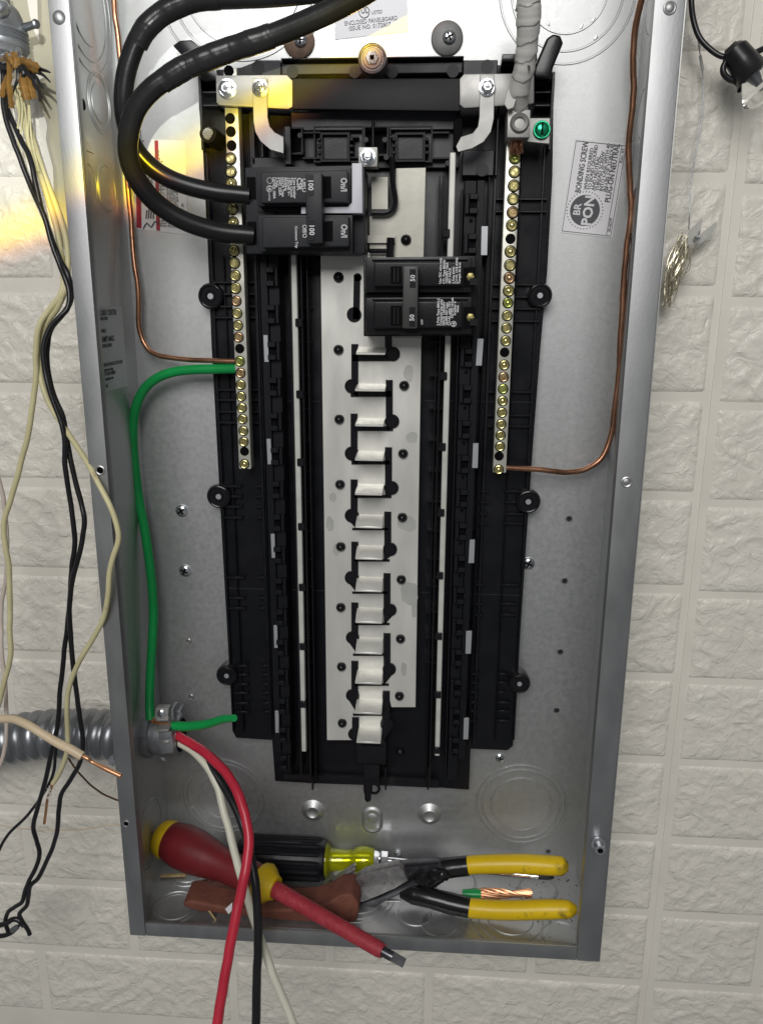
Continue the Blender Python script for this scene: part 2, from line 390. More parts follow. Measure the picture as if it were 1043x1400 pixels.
for k in range(-3, 10):
    zb = Z0-PIT*k            # bottom of this row is zb - ; row spans zb..zb+PIT
    zc = zb+PIT/2+.0012
    odd = (k % 2 == 0)
    x0 = -.3215 if not odd else -.2275
    # row 9 (bottom row, -.1996..-.1229) has joints at -.3215+.188n
    x0 = (-.3215 if k % 2 == 1 else -.2275)-LEN*3
    for n in range(8):
        xa, xb = x0+LEN*n+GAP/2, x0+LEN*(n+1)-GAP/2
        xb2 = min(xb, .2505)
        if .2505-xb2 < .02: xb2 = .2505
        if xb < -.55 or xa > .235: continue
        if xb2-xa < .012: continue
        if zb > .49 and (xa < -.10): continue
        if zb > .41 and xb2 < -.1: xb2 = min(xb2, -.1)
        if zb > .0 and zb < .56 and xa > -.155 and xb2 < .155: continue
        bi += 1
        inst('brick', brick_mesh(xb2-xa, PIT-GAP, (bi*5) % 4), wall, ((xa+xb2)/2, ys, zc))
    sh = -.008*max(0, min(1, (zb-.05)/.4))
    xr0 = .2575+.004 - (LEN/2 if k % 2 == 0 else 0)
    for n in range(4):
        xa = max(xr0+LEN*n, .2615); xb = xr0+LEN*(n+1)-GAP
        if xb-xa < .02 or xa > .5: continue
        inst('brick', brick_mesh(xb-xa, PIT-GAP, (n+k) % 3+4), wall, ((xa+xb)/2, ys-.0008, zc+sh))
for k in (0, 1):            # upper left bricks, cut by the torn edge of the foam
    zb = Z0-PIT*(k-1)
for (xa, xb, zb, zt2) in [(-.42, at(72, 340, ys).x, .4995, .5665), (-.42, at(58, 200, ys).x, .5767, at(0, 118, ys).z)]:
    inst('brick', brick_mesh(xb-xa, zt2-zb, 9), wall, ((xa+xb)/2, ys, (zb+zt2)/2))

# ------------------------------------------------------------------ enclosure
T = .0014
enc = thing('panel_enclosure', 'open galvanised steel panel box mounted on the foam brick wall', 'panel box', (0, D, 0))
MB().box(-HW, HW, D, D+T, 0, ZT).put('back_panel', M['galv'], enc)
MB().box(-HW, -HW+T, .0012, D, .0012, ZT).put('side_wall', M['galv'], enc)
MB().box(HW-T, HW, .0012, D, .0012, ZT).put('side_wall', M['galv'], enc)
MB().box(-HW+T, HW-T, .0012, D, 0, T).put('floor_plate', M['galv'], enc)
MB().box(-HW+T, HW-T, .0012, D, ZT-T, ZT).put('top_plate', M['galv'], enc)
FL, FR, FB = .0125, .0165, .0115
def frame_piece(x0, x1, z0, z1, name='flange'):
    return MB().box(x0, x1, -.0004, .0011, z0, z1).bevel(.0004, 2).put(name, M['galv_flange'], enc)
fl = MB().box(-HW, -HW+FL, -.0006, .0011, 0, ZT).box(-HW+FL-.0012, -HW+FL, .0012, .008, .0118, ZT).bevel(.0004, 2).put('flange', M['galv_flange'], enc)
fr = MB().box(HW-FR, HW, -.0006, .0011, 0, ZT).box(HW-FR, HW-FR+.0012, .0012, .008, .0118, ZT).bevel(.0004, 2).put('flange', M['galv_flange'], enc)
MB().box(-HW+FL+.0003, HW-FR-.0003, -.0003, .0011, 0, FB).box(-HW+FL+.0003, HW-FR-.0003, .0012, .004, FB-.0012, FB).bevel(.0004, 2).put('bottom_lip', M['galv_flange'], enc)
c = atx(114, 143, -HW+T); MB().cyl(c, (1, 0, 0), .0034, .0004, 16).put('side_hole', M['deep'], enc)
c = atx(121, 197, -HW+T); MB().box(c.x, c.x+.0008, c.y-.013, c.y+.007, c.z-.0048, c.z+.0048).bevel(.0003, 1).put('side_tab', M['galv'], enc)
MB().box(HW+.0001, HW+.0008, -.0006, .004, .0, ZT).put('flange_edge', M['galv_edge'], enc)
MB().box(-HW+FL+.0006, HW-FR-.0006, -.0001, .0009, FB+.0001, FB+.0005).put('lip_edge', M['galv_edge'], enc)
# screws, dimples and holes
def dimple(px, py, r, parent=enc, Y=-.0006, hole=True, name='flange_hole'):
    c = at(px, py, Y)
    m = MB().ring(c, (0, 1, 0), r*1.25, r*.32, 24, 8)
    m.put(name, M['galv_edge'], parent)
    if hole: MB().cyl(c+Vector((0, -.00015, 0)), (0, 1, 0), r, .0006, 20).put('hole', M['deep'], parent)
dimple(137.5, 643, .0022); dimple(173, 1126, .0019); dimple(856, 659, .0024, hole=False); dimple(915, 11, .0024, hole=False)
c = at(81, 24, -.0006); MB().lathe(c+Vector((0, .001, 0)), c+Vector((0, -.0022, 0)), [(0, .0045), (.4, .0038), (.8, .0026), (1, .0012)], 24).put('screw_boss', M['galv_flange'], enc)
c = at(856, 659, -.0006); MB().lathe(c+Vector((0, .0005, 0)), c+Vector((0, -.0006, 0)), [(0, .003), (.5, .0026), (1, .0012)], 24).put('screw_boss', M['galv_flange'], enc)
c = at(915, 11, -.0006); MB().lathe(c+Vector((0, .0005, 0)), c+Vector((0, -.0012, 0)), [(0, .0036), (.5, .003), (1, .0012)], 24).put('screw_boss', M['galv_flange'], enc)
c = at(817, 1152, -.001)
sc = MB().lathe(c, c+Vector((0, -.009, 0)), [(0, .0052), (.25, .0052), (.3, .004), (.95, .0038), (1, .003)], 24).put('hex_screw', M['zinc'], enc)
MB().cyl(c+Vector((0, -.0089, 0)), (0, -1, 0), .0022, .0004, 6).put('screw_socket', M['deep'], sc)

def cross_screw_mesh(name, r, m, h=.0022, washer=None):
    b = MB()
    if washer: b.lathe((0, 0, 0), (0, -.0008, 0), [(0, washer), (1, washer*.96)], 28)
    b.lathe((0, 0, 0), (0, -h, 0), [(0, r), (.45, r*.97), (.8, r*.75), (1, r*.45)], 24)
    return b.mesh(name, m)
def cross_mesh(name, r, y, m):  # cross recess drawn as proud dark bars, its shade put into colour
    b = MB().box(-r*.62, r*.62, y, y+.0005, -r*.13, r*.13).box(-r*.13, r*.13, y-.0001, y+.0004, -r*.62, r*.62)
    return b.mesh(name, m, False)
def hexhead_mesh(name, r, m, h=.004):
    b = MB().lathe((0, 0, 0), (0, -h, 0), [(0, r), (.22, r), (.26, r*.8), (.28, r*.8)], 28)
    b.lathe((0, -h*.2, 0), (0, -h, 0), [(0, r*.78), (.9, r*.78), (1, r*.68)], 6)
    b.ring((0, -h*.98, 0), (0, 1, 0), r*.36, r*.09, 20, 6)
    return b.mesh(name, m)
ME = {}
ME['pan'] = cross_screw_mesh('screw', .0042, M['zinc'])
ME['panx'] = cross_mesh('screw_cross', .0042, -.0024, M['deep'])
ME['hex'] = hexhead_mesh('hex_screw', .0062, M['zinc'], .0045)
ME['hexx'] = cross_mesh('screw_cross', .0040, -.0047, M['steel_dark'])
def pan_screw(px, py, Y, r, parent=enc, name='screw'):
    o = inst(name, ME['pan'], parent, at(px, py, Y), (0, rnd.random()*3, 0), r/.0042)
    c = bpy.data.objects.new('screw_cross', ME['panx']); COL.objects.link(c); c.parent = o
    return o
for px, py in [(249, 698), (253.5, 780), (722, 770), (683, 1036)]:
    pan_screw(px, py, D, .0050 if py < 1000 else .0038)
ME['rivet'] = MB().lathe((0, .0002, 0), (0, -.0008, 0), [(0, .0028), (.6, .0024), (1, .0015)], 20).ring((0, -.0003, 0), (0, 1, 0), .0026, .0004, 20, 6).mesh('dimple', M['galv_edge'])
for px, py in [(258.5, 876), (262, 952)]:
    inst('back_dimple', ME['rivet'], enc, at(px, py, D), None, .9)
for px, py in [(777.5, 709), (771.5, 794), (765.5, 891), (760.5, 971), (749, 1164)]:
    c = at(px, py, D)
    MB().ring(c, (0, 1, 0), .0025, .0005, 20, 6).put('back_hole_rim', M['galv_edge'], enc)
    MB().cyl(c, (0, -1, 0), .0019, .0003, 18).put('back_hole', M['steel_dark'], enc)  # proud dark disc, the inner shade of the hole put into its colour
def knock(cx, cy, radii, plane='back', rr=.00055):
    if plane == 'back': c = at(cx, cy, D); ax = (0, 1, 0); sc = pxm(cx, cy, D)
    b = MB()
    for r in radii: b.ring(c, ax, r*sc, rr, 56, 6)
    b.cyl(c, (0, -1, 0), radii[-1]*sc, .0005, 48)
    return b.put('knockout', M['galv'], enc)
knock(330, -28, [118, 100, 82], rr=.0009); knock(776, -14, [92, 76, 54], rr=.0008)
knock(305, 1089, [56, 50, 34], rr=.0013); knock(712, 1100, [60, 53, 40], rr=.0012)
for sx, cx in ((-1, 712), (1, 712)): pass
ME['tab'] = MB().box(-.002, .002, -.0011, .0001, -.001, .001).bevel(.0005).mesh('knockout_tab', M['galv_edge'])
for cx, cy, r, angs in [(776, -14, 76, (200, 250, 300)), (712, 1100, 50, (35, 215, 320)), (305, 1089, 45, (40, 200)), (776, -14, 54, (240, 290, 310))]:
    for a in angs:
        a = math.radians(a); inst('knockout_tab', ME['tab'], enc, at(cx+r*math.cos(a), cy-r*math.sin(a), D), (0, a, 0), .8)
# side wall knockouts
def side_knock(px, py, rs, X, s=1):
    c = atx(px, py, X); b = MB()
    for r in rs: b.ring(c, (1, 0, 0), r, .0007, 48, 6)
    b.cyl(c, (s, 0, 0), rs[-1], .0006, 40)
    return b.put('side_knockout', M['galv'], enc)
XL, XR = -HW+T, HW-T
side_knock(136, 141, [.0185, .0165, .0120], XL); side_knock(146, 258, [.0150, .0135], XL); side_knock(117, 4, [.040, .033, .024], XL)
side_knock(121, 252, [.0130, .0115], XL)
side_knock(205, 1140, [.028, .022], XL)
side_knock(880, 155, [.016, .014], XR, -1); side_knock(868, 290, [.016, .014], XR, -1); side_knock(893, 5, [.018, .016], XR, -1)
side_knock(783, 1188, [.007, .006], XR, -1)
# floor knockouts
def floor_knock(px, py, rs):
    c = atz(px, py, T); b = MB()
    if c.y > D-rs[0]-.001: c.y = D-rs[0]-.001
    if c.y < .005+rs[0]: c.y = .005+rs[0]
    for r in rs: b.ring(c, (0, 0, 1), r, .0009, 40, 6)
    b.cyl(c, (0, 0, 1), rs[-1], .0006, 36)
    return b.put('floor_knockout', M['galv'], enc)
floor_knock(258, 1193, [.017, .012]); floor_knock(240, 1240, [.018, .014]); floor_knock(490, 1225, [.030, .026, .020])
floor_knock(568, 1248, [.014]); floor_knock(620, 1192, [.019, .017]); floor_knock(600, 1262, [.014]); floor_knock(735, 1215, [.016, .0145])
floor_knock(697, 1255, [.032, .026, .018]); floor_knock(768, 1284, [.016, .0145]); floor_knock(350, 1262, [.013]); floor_knock(430, 1200, [.017, .015])
# embossed bosses on the back near the bottom
def boss(px, py, r, slot=False):
    c = at(px, py, D); b = MB()
    if slot:
        n = 28; pts = []
        def oval(rx, rz, y): return [c+Vector((rx*math.cos(2*PI*i/n), y, (rz if math.sin(2*PI*i/n) >= 0 else rz)*math.sin(2*PI*i/n)+(.004 if math.sin(2*PI*i/n) >= 0 else -.004))) for i in range(n)]
        L = [oval(r*1.25, r*1.25, 0), oval(r*1.05, r*1.05, -.0016), oval(r*.9, r*.9, -.0018), oval(r*.8, r*.8, -.0006)]
        V = [[b.bm.verts.new(p) for p in q] for q in L]
        for A, B2 in zip(V, V[1:]):
            for k in range(n): b.bm.faces.new((A[k], B2[k], B2[(k+1) % n], A[(k+1) % n]))
        b.bm.faces.new(V[-1])
        b.lathe(c+Vector((0, -.0006, .002)), c+Vector((0, -.0014, .002)), [(0, .005), (1, .0035)], 18)
    else:
        b.lathe(c, c+Vector((0, -.004, 0)), [(0, r*1.6), (.35, r*1.25), (.7, r*.95), (.85, r*.8), (.6, r*.62), (.55, .0001)], 32, caps=False)
    return b.put('embossed_boss', M['galv'], enc)
boss(428, 1108, .0066); boss(587, 1113, .0066); boss(509, 1121, .0075, True)
c = at(544, 1171, D-.004); MB().lathe(c+Vector((0, .004, 0)), c, [(0, .004), (.5, .0036), (.9, .0028), (1, .0018)], 20).put('screw', M['zinc'], enc)
# big washers at the top
for px, py, m, s in [(409, 57, 'rust', 1), (611, 53, 'washer', 1)]:
    c = at(px, py, D); w_ = MB().lathe(c, c+Vector((0, -.0022, 0)), [(0, .0108), (.8, .0108), (1, .0098)], 40).put('washer', M[m], enc)
    pan_screw(px+ (3 if px > 500 else 2), py-2, D-.0022, .0046)

def label_frame(tl, tr, bl, fn):
    TL_, TR_, BL_ = fn(*tl), fn(*tr), fn(*bl)
    return TL_, TR_, BL_
def quad_label(name, pts, n, m, parent, th=.00025):
    b = MB(); b.poly(pts, Vector(n)*-th); return b.put(name, m, parent, smooth=False)
# bonding screw label
Yl = D-.0004
TLc, BLc, TRc, BRc = at(786.2, 189.8, Yl), at(766.3, 318, Yl), at(857, 196, Yl), at(836.5, 325, Yl)
quad_label('bonding_label', [BLc, BRc, TRc, TLc], (0, -1, 0), M['paper'], enc)
Ln = Yl-.0003
u = (TLc-BLc).normalized(); wv = (TRc-TLc); wv = (wv-u*wv.dot(u)).normalized()
Hh = (TLc-BLc).length; Ww = (TRc-TLc).length
def lp(a, b_): v = BLc+u*(a*Hh)+wv*(b_*Ww); return Vector((v.x, Ln, v.z))
bm = bmesh.new()
PL = pxm(800, 260, D)*1.0
def ltx(s_, size, a, b_, bold=0, n=50): text_into(bm, s_, size, lp(a, b_), u, -wv, 'LEFT', bold, 1, fit=n*PL)
ltx('BONDING SCREW', .0056, .445, .26, .00009, 65)
for i, s_ in enumerate(['WHEN REQUIRED', 'TO BOND GROUND', 'AND NEUTRAL.', 'THREAD SCREW', 'INTO CASE WITH 40', 'IN-LBS OF TORQUE.']):
    ltx(s_, .0036, .485, .375+i*.077, .00003, [53, 57, 45, 50, 60, 61][i])
ltx('PLUG-ON NEUTRAL', .0055, .375, .86, .00008, 74)
ltx('Rev. 01', .0028, .80, .965, 0, 17); ltx('30-44279', .0028, .06, .965, 0, 18)
me = bpy.data.meshes.new('label_print'); bm.to_mesh(me); bm.free(); me.materials.append(M['ink_grey'])
lb = link('label_print', me, enc, Vector((0, 0, 0)))
b = MB()
def lbar(a0, b0, a1, b1, th=.00035, y=0):
    p, q = lp(a0, b0), lp(a1, b1); d = (q-p).normalized(); s_ = Vector((0, -1, 0)).cross(d)*th/2
    b.poly([p-s_, q-s_, q+s_, p+s_], (0, .0001, 0))
lbar(.02, .02, .98, .02); lbar(.98, .02, .98, .985); lbar(.02, .02, .02, .985); lbar(.02, .90, .98, .90); lbar(.02, .985, .98, .985)
cc = lp(.265, .40)
b.cyl(cc, (0, 1, 0), 20*pxm(803, 292, D), .0001, 40)
for k in range(36):
    a = 2*PI*k/36; p = cc+Vector((math.cos(a), 0, math.sin(a)))*24*pxm(803, 292, D)
    b.cyl(p, (0, 1, 0), .00042, .0001, 6)
b.put('label_rules', M['ink_grey'], enc)
bm = bmesh.new()
def ltw(s_, size, p, al='CENTER', bold=0.0): text_into(bm, s_, size, Vector((p.x, Ln-.0003, p.z)), u, -wv, al, bold)
ltw('BR', .0068, cc-wv*.0032, bold=.00016); ltw('PON', .0096, cc+wv*.0055, bold=.0003)
me = bpy.data.meshes.new('badge_print'); bm.to_mesh(me); bm.free(); me.materials.append(M['ink_white'])
link('badge_print', me, enc, Vector((0, 0, 0)))
# red striped label behind the cables
q = [at(186, 313, Yl), at(257, 321, Yl), at(253.5, 193, Yl), at(184, 189, Yl)]
quad_label('warning_label', q, (0, -1, 0), M['paper'], enc)
def wl(s_, t_): p = q[0]*(1-s_)*(1-t_)+q[1]*s_*(1-t_)+q[2]*s_*t_+q[3]*(1-s_)*t_; return Vector((p.x, Yl-.0003, p.z))
b = MB()
for s0, s1, t0, t1 in [(0.02, .115, 0.015, .98), (.40, .47, .01, .99)]:
    b.poly([wl(s0, t0), wl(s1, t0), wl(s1, t1), wl(s0, t1)], (0, .0001, 0))
b.put('red_stripes', M['ink_red'], enc, smooth=False)
bm = bmesh.new(); u2 = Vector((0, 0, 1)); r2 = Vector((1, 0, 0))
cols = [(.20, 'DANGER HAZARD OF ELECTRIC', .0042), (.25, 'SHOCK OR EXPLOSION', .0042), (.31, 'Turn off all power supplying', .003), (.36, 'this equipment before', .003),
        (.54, 'PELIGRO RIESGO DE CHOQUE', .004), (.60, 'ELECTRICO O EXPLOSION', .004), (.67, 'Apague toda la alimentacion que', .003), (.715, 'suministra este equipo antes de', .003), (.76, 'trabajar en el. Use siempre un', .003),
        (.805, 'dispositivo detector de voltaje', .003), (.85, 'para confirmar que esta apagado.', .003), (.95, '30-33812 Rev. 00', .0026)]
for s0, tx, sz in cols: text_into(bm, tx, sz, wl(s0, .30 if s0 < .4 else .06), u2, -r2, 'LEFT', 0, .95)
p = wl(.22, .08)
mb = MB(); mb.bm.free(); mb.bm = bm
for k in range(4): mb.poly([p+Vector((k*.0018-.001, 0, .003)), p+Vector((k*.0018, 0, .003)), p+Vector((k*.0018+.0012, 0, .009+.001*k)), p+Vector((k*.0018+.0002, 0, .009+.001*k))], (0, .0001, 0))
mb.tube([p+Vector((-.003, 0, -.004)), p+Vector((0, 0, 0)), p+Vector((.003, 0, -.003)), p+Vector((.006, 0, .001)), p+Vector((.009, 0, 0))], .0005, 6, 2)
me = mb.mesh('warning_print', M['ink_grey'], False); link('warning_print', me, enc, Vector((0, 0, 0)))
# smoky listing label at the top
q = [at(458, 54, Yl), at(558, 43, Yl), at(556, -6, Yl), at(457, -4, Yl)]
quad_label('listing_label', q, (0, -1, 0), M['clearlabel'], enc)
bm = bmesh.new(); ux = (q[1]-q[0]).normalized(); uy = Vector((0, -1, 0)).cross(ux)*-1
uy = ux.cross(Vector((0, -1, 0))) * -1
uy = Vector((0, -1, 0)).cross(ux)
def tp(x, y): v = at(x, y, Yl-.0003); return v
text_into(bm, 'ENCLOSED PANELBOARD', .0038, tp(471, 35), ux, uy, 'LEFT', 0, 1, fit=70*PL)
text_into(bm, 'ISSUE NO. 0172807', .0038, tp(477, 42), ux, uy, 'LEFT', 0, 1, fit=55*PL)
text_into(bm, 'LISTED', .0030, tp(508, 19.5), ux, uy, 'LEFT', 0, 1, fit=14*PL)
text_into(bm, 'UL', .0052, tp(493.5, 18.5), ux, uy, 'LEFT', .0001, .8)
mb = MB(); mb.bm.free(); mb.bm = bm; mb.ring(tp(498, 16.5), (0, 1, 0), 7*pxm(498, 16, D), .00025, 28, 4)
me = mb.mesh('listing_print', M['ink_faint'], False); link('listing_print', me, enc, Vector((0, 0, 0)))
# label on the left side wall
Xs = XL+.0003
q = [atx(143, 527, Xs), atx(175.5, 536, Xs), atx(174, 429, Xs), atx(134, 408, Xs)]
yb, yf = q[1].y, .012
zt_, zb_ = (q[2].z+q[3].z)/2, (q[0].z+q[1].z)/2
MB().box(Xs-.0002, Xs+.0001, .014, yb, zb_, zt_).put('side_label', M['paper_grey'], enc)
bm = bmesh.new()
Ls = zt_-zb_
for f_, tx, sz, st in [(.10, 'CLASS LOAD CENTER', .0055, .02), (.155, 'CIRCUIT PROTECTION', .0032, .02), (.30, 'SUITABLE AS SERVICE', .0034, .016), (.41, '225 AMPS MAX.', .0055, .026), (.475, 'TYPE 1 ENCLOSURE', .0034, .026), (.52, 'Series A', .003, .022),
                       (.70, 'INFORMATION ON BACK OF DOOR', .0036, .02), (.755, 'see wiring diagram and ratings', .003, .02), (.81, 'BRANCHES TO BE WIRED', .0036, .02), (.865, 'use copper or aluminum wire', .003, .02), (.95, '14148   A1', .0038, .024)]:
    text_into(bm, tx, sz, Vector((Xs+.0003, st, zt_-Ls*f_)), (0, 1, 0), (0, 0, 1), 'LEFT', .00004, .8)
me = bpy.data.meshes.new('side_label_print'); bm.to_mesh(me); bm.free(); me.materials.append(M['ink_grey'])
link('side_label_print', me, enc, Vector((0, 0, 0)))

# ------------------------------------------------------------------ black interior
it = thing('panel_interior', 'black plastic panel interior with tin bus and neutral bars inside the metal box', 'panel interior', (0, D-.001, .1))
YB, YR, YBUS, YN = .086, .060, .072, .064
left = [(272, 98), (272, 146), (277, 200), (284, 340), (289, 470), (294, 560), (301, 690), (307, 800), (314, 925), (318, 1000), (323, 1009), (372, 1012)]
bl = [(372, 1012), (376, 1068), (425, 1071), (600, 1077), (641, 1080), (643, 1024)]
right = [(643, 1024), (694, 1026), (701, 1020), (707, 930), (718, 760), (729, 600), (739, 470), (748, 370), (755, 240), (757, 100), (735, 92), (690, 90), (640, 82), (355, 82), (330, 92)]
b = MB(); b.pp(left+bl[1:]+right[1:], YB, D-.0008); b.bevel(.0006, 2, 60); b.put('base_plate', M['black'], it)
# raised borders and long mouldings of the base
def strip(x0, x1, ya, x2, x3, yb_, Yf, Yb, m='black', name='moulding', bev=.0004):
    A = at(x0, ya, Yf); B = at(x1, ya, Yf); Cc = at(x2, yb_, Yf); Dd = at(x3, yb_, Yf)
    xa = (A.x+Cc.x)/2; xb = (B.x+Dd.x)/2
    return MB().box(xa, xb, Yf, Yb, (Cc.z+Dd.z)/2, (A.z+B.z)/2).bevel(bev, 1).put(name, M[m], it)
strip(342, 347, 150, 366, 370, 1005, .080, .0862, name='moulding'); strip(352, 354, 350, 372, 374, 1005, .078, .0862)
strip(276, 279, 200, 322, 324, 1000, .083, .0862)
strip(672, 676, 235, 648, 652, 1018, .080, .0862); strip(665, 667, 235, 642, 644, 1018, .078, .0862)
strip(751, 754, 200, 694, 697, 1012, .083, .0862)
strip(306, 308, 350, 330, 332, 1000, .083, .0862); strip(716, 718, 200, 674, 676, 1012, .083, .0862)
# horizontal stiffening ribs, each a part
ribsL = [(386, 287), (402, 288), (419, 289), (434, 290), (533, 293), (547, 294), (563, 295), (578, 296), (665, 302), (679, 303), (693, 304), (708, 304), (790, 308), (818, 310), (832, 310), (911, 322), (923, 323), (936, 322), (948, 316), (962, 317), (974, 318)]
for y, x in ribsL:
    x2 = 326+(y-560)*.036
    MB().bp(x+3, y-1.6, x2, y+1.6, .082, .0862).bevel(.0003, 1).put('rib', M['black'], it)
    xx = 352+(y-560)*.035
    MB().bp(xx-8, y-1.5, xx+5, y+1.5, .081, .0862).bevel(.0003, 1).put('rib', M['black'], it)
ribsR = [(272, 752), (289, 751), (389, 745), (406, 744), (422, 743), (439, 742), (536, 733), (568, 731), (583, 729), (672, 722), (687, 722), (703, 720), (716, 719), (800, 713), (826, 711), (841, 710), (922, 697), (934, 697), (947, 696), (961, 702), (973, 702), (986, 701)]
for y, x in ribsR:
    x2 = 694-(y-560)*.036
    MB().bp(x2, y-1.6, x-4, y+1.6, .082, .0862).bevel(.0003, 1).put('rib', M['black'], it)
    xx = 667-(y-560)*.05
    MB().bp(xx-5, y-1.5, xx+7, y+1.5, .081, .0862).bevel(.0003, 1).put('rib', M['black'], it)
# moulding joints across the base
for y, xa, xb in [(548, 294, 440), (806, 306, 446), (549, 578, 731), (812, 572, 713)]:
    MB().bp(xa+2, y-.6, xb-2, y+.6, YB-.0006, YB+.001).put('joint_line', M['breaker'], it)
# mounting ears
for px, py, r in [(288, 405, 18), (299, 679, 17), (310, 924, 15), (738, 404, 17), (722, 686, 17), (710, 935, 15)]:
    sc_ = pxm(px, py, .08); c = at(px, py, .080)
    b = MB().lathe(c+Vector((0, .0165, 0)), c, [(0, r*sc_*.8), (.3, r*sc_*.9), (.9, r*sc_), (1, r*sc_*.94)], 36)
    b.ring(c+Vector((0, -.0002, 0)), (0, 1, 0), r*sc_*.82, .0009, 36, 8).ring(c, (0, 1, 0), r*sc_*.38, .0007, 24, 6)
    e_ = b.put('mounting_ear', M['black_gloss'], it)
    MB().cyl(c+Vector((0, -.0004, 0)), (0, 1, 0), r*sc_*.22, .001, 18).put('ear_hole', M['slotmetal'], e_)
c = at(285, 183, .070)
b = MB().lathe(c+Vector((.003, .016, -.002)), c, [(0, .0062), (.8, .0062), (1, .0058)], 32); b.ring(c+Vector((0, -.0001, 0)), (0, 1, 0), .0050, .0010, 28, 8)
e_ = b.put('mounting_post', M['black_gloss'], it); MB().lathe(c+Vector((0, 0, 0)), c+Vector((0, -.0006, 0)), [(0, .0042), (1, .0036)], 20).put('post_screw', M['zinc'], e_)
# centre standoff
c = at(509, 80, .062)
b = MB().lathe(c+Vector((0, .024, 0)), c, [(0, .0095), (.9, .0092), (1, .0088)], 36); b.ring(c, (0, 1, 0), .0082, .0011, 36, 8)
e_ = b.put('standoff', M['steel'], it); MB().lathe(c+Vector((0, .0008, 0)), c+Vector((0, -.001, 0)), [(0, .0066), (.5, .0066), (1, .006)], 30).put('standoff_washer', M['alu'], e_)
MB().lathe(c+Vector((0, -.001, 0)), c+Vector((0, -.003, 0)), [(0, .0046), (1, .004)], 6).put('standoff_nut', M['zinc'], e_)
MB().cyl(c+Vector((0, -.0031, 0)), (0, -1, 0), .0018, .0004, 4, PI/4).put('standoff_socket', M['deep'], e_)

# ---- rails with teeth, slots, channels
def world_x(px, py, Y): return at(px, py, Y).x
def rail(side):
    s = -1 if side == 'L' else 1
    if side == 'L':
        xo, xi = world_x(374, 700, YR), world_x(388, 700, YR); ztop = at(372, 348, YR).z; zbot = at(385, 1062, YR).z; zt0 = at(370, 378, YR).z
    else:
        xi, xo = world_x(622, 700, YR), world_x(637, 700, YR); ztop = at(640, 245, YR).z; zbot = at(625, 1072, YR).z; zt0 = at(640, 278, YR).z
    lo, hi = min(xi, xo), max(xi, xo)
    b = MB().box(lo, hi, YR+.006, YB+.0002, zbot, ztop); b.bevel(.0004, 1); r_ = b.put('stab_rail', M['black_rail'], it)
    b = MB().box(lo-.0055 if s < 0 else hi+.0002, lo-.0002 if s < 0 else hi+.0055, YR+.004, YB+.0002, zbot+.02, ztop); b.bevel(.0004, 1); b.put('rail_wall', M['black_rail'], it)
    k = 0; z = zt0
    while z > zbot+.01:
        for dz in (.0045, -.0045):
            x1 = lo-.001 if s < 0 else hi-.0045; x2 = lo+.0048 if s < 0 else hi+.001
            b = MB().box(x1, x2, YR+.0005, YR+.0062, z+dz-.0019, z+dz+.0019); b.bevel(.0004, 1); b.put('clip_tooth', M['black_rail'], it)
        x1 = lo+.0052 if s < 0 else lo+.0006; x2 = hi-.0002 if s < 0 else lo+.0032
        b = MB().box(x1, x2, YR+.0015, YR+.0062, z-.0065, z+.0065); b.bevel(.0004, 1); b.put('clip_wall', M['black_rail'], it)
        cx_ = (lo+hi)/2+.001*s
        if side == 'R':
            b = MB().box(cx_-.0018, cx_+.0022, YR+.0044, YR+.0063, z-.0022, z+.0018); b.put('clip_slot', M['deep'], it)
            b = MB().cyl((cx_, YR+.0058, z-.0105), (0, -1, 0), .0013, .0004, 14); b.put('clip_slot', M['deep'], it)
        else:
            b = MB().box(lo+.001, hi-.0022, YR+.0052, YR+.0063, z-.0023, z+.0023); b.put('clip_slot', M['deep'], it)
        z -= .0254; k += 1
rail('L'); rail('R')
def tall(px0, py0, px1, py1, wpx, Yf, Yb, m, name, bev=.0003, par=None):
    a, b2 = at(px0, py0, Yf), at(px1, py1, Yf); x = (a.x+b2.x)/2; wm = wpx*pxm(px0, py0, Yf)
    return MB().box(x-wm/2, x+wm/2, Yf, Yb, b2.z, a.z).bevel(bev, 1).put(name, M[m], par or it)
# deep channel walls beside the neutral strips
tall(397, 350, 411, 1060, 4, .066, YB+.0002, 'black_gloss', 'channel_wall'); tall(412, 350, 424, 1068, 3, .062, YB+.0002, 'black_gloss', 'channel_wall')
tall(421, 350, 430, 1070, 2.4, .070, YB+.0002, 'black', 'channel_wall')
tall(628, 260, 612, 1060, 3, .064, YB+.0002, 'black_gloss', 'channel_wall'); tall(608, 240, 586, 1074, 3, .066, YB+.0002, 'black_gloss', 'channel_wall')
tall(602, 240, 582, 1076, 2, .070, YB+.0002, 'black', 'channel_wall')
nsL = tall(402, 348, 415, 1028, 8, .0615, .068, 'strip', 'neutral_strip', .0006)
nsR = tall(616, 208, 600, 1034, 8.5, .0615, .068, 'strip', 'neutral_strip', .0006)
for i, y in enumerate([441, 539, 632, 720, 803, 884, 963]):
    c = at(407+(y-441)*.0125, y, .0605); MB().box(c.x-.0016, c.x+.0034, .0595, .068, c.z-.0028, c.z+.0028).bevel(.0005, 1).put('strip_clip', M['black_gloss'], it)
for i, y in enumerate([319, 514, 611, 701, 787, 870, 950, 1026]):
    c = at(611.5-(y-319)*.0185, y, .0605); MB().box(c.x-.0034, c.x+.0016, .0595, .068, c.z-.0028, c.z+.0028).bevel(.0005, 1).put('strip_clip', M['black_gloss'], it)
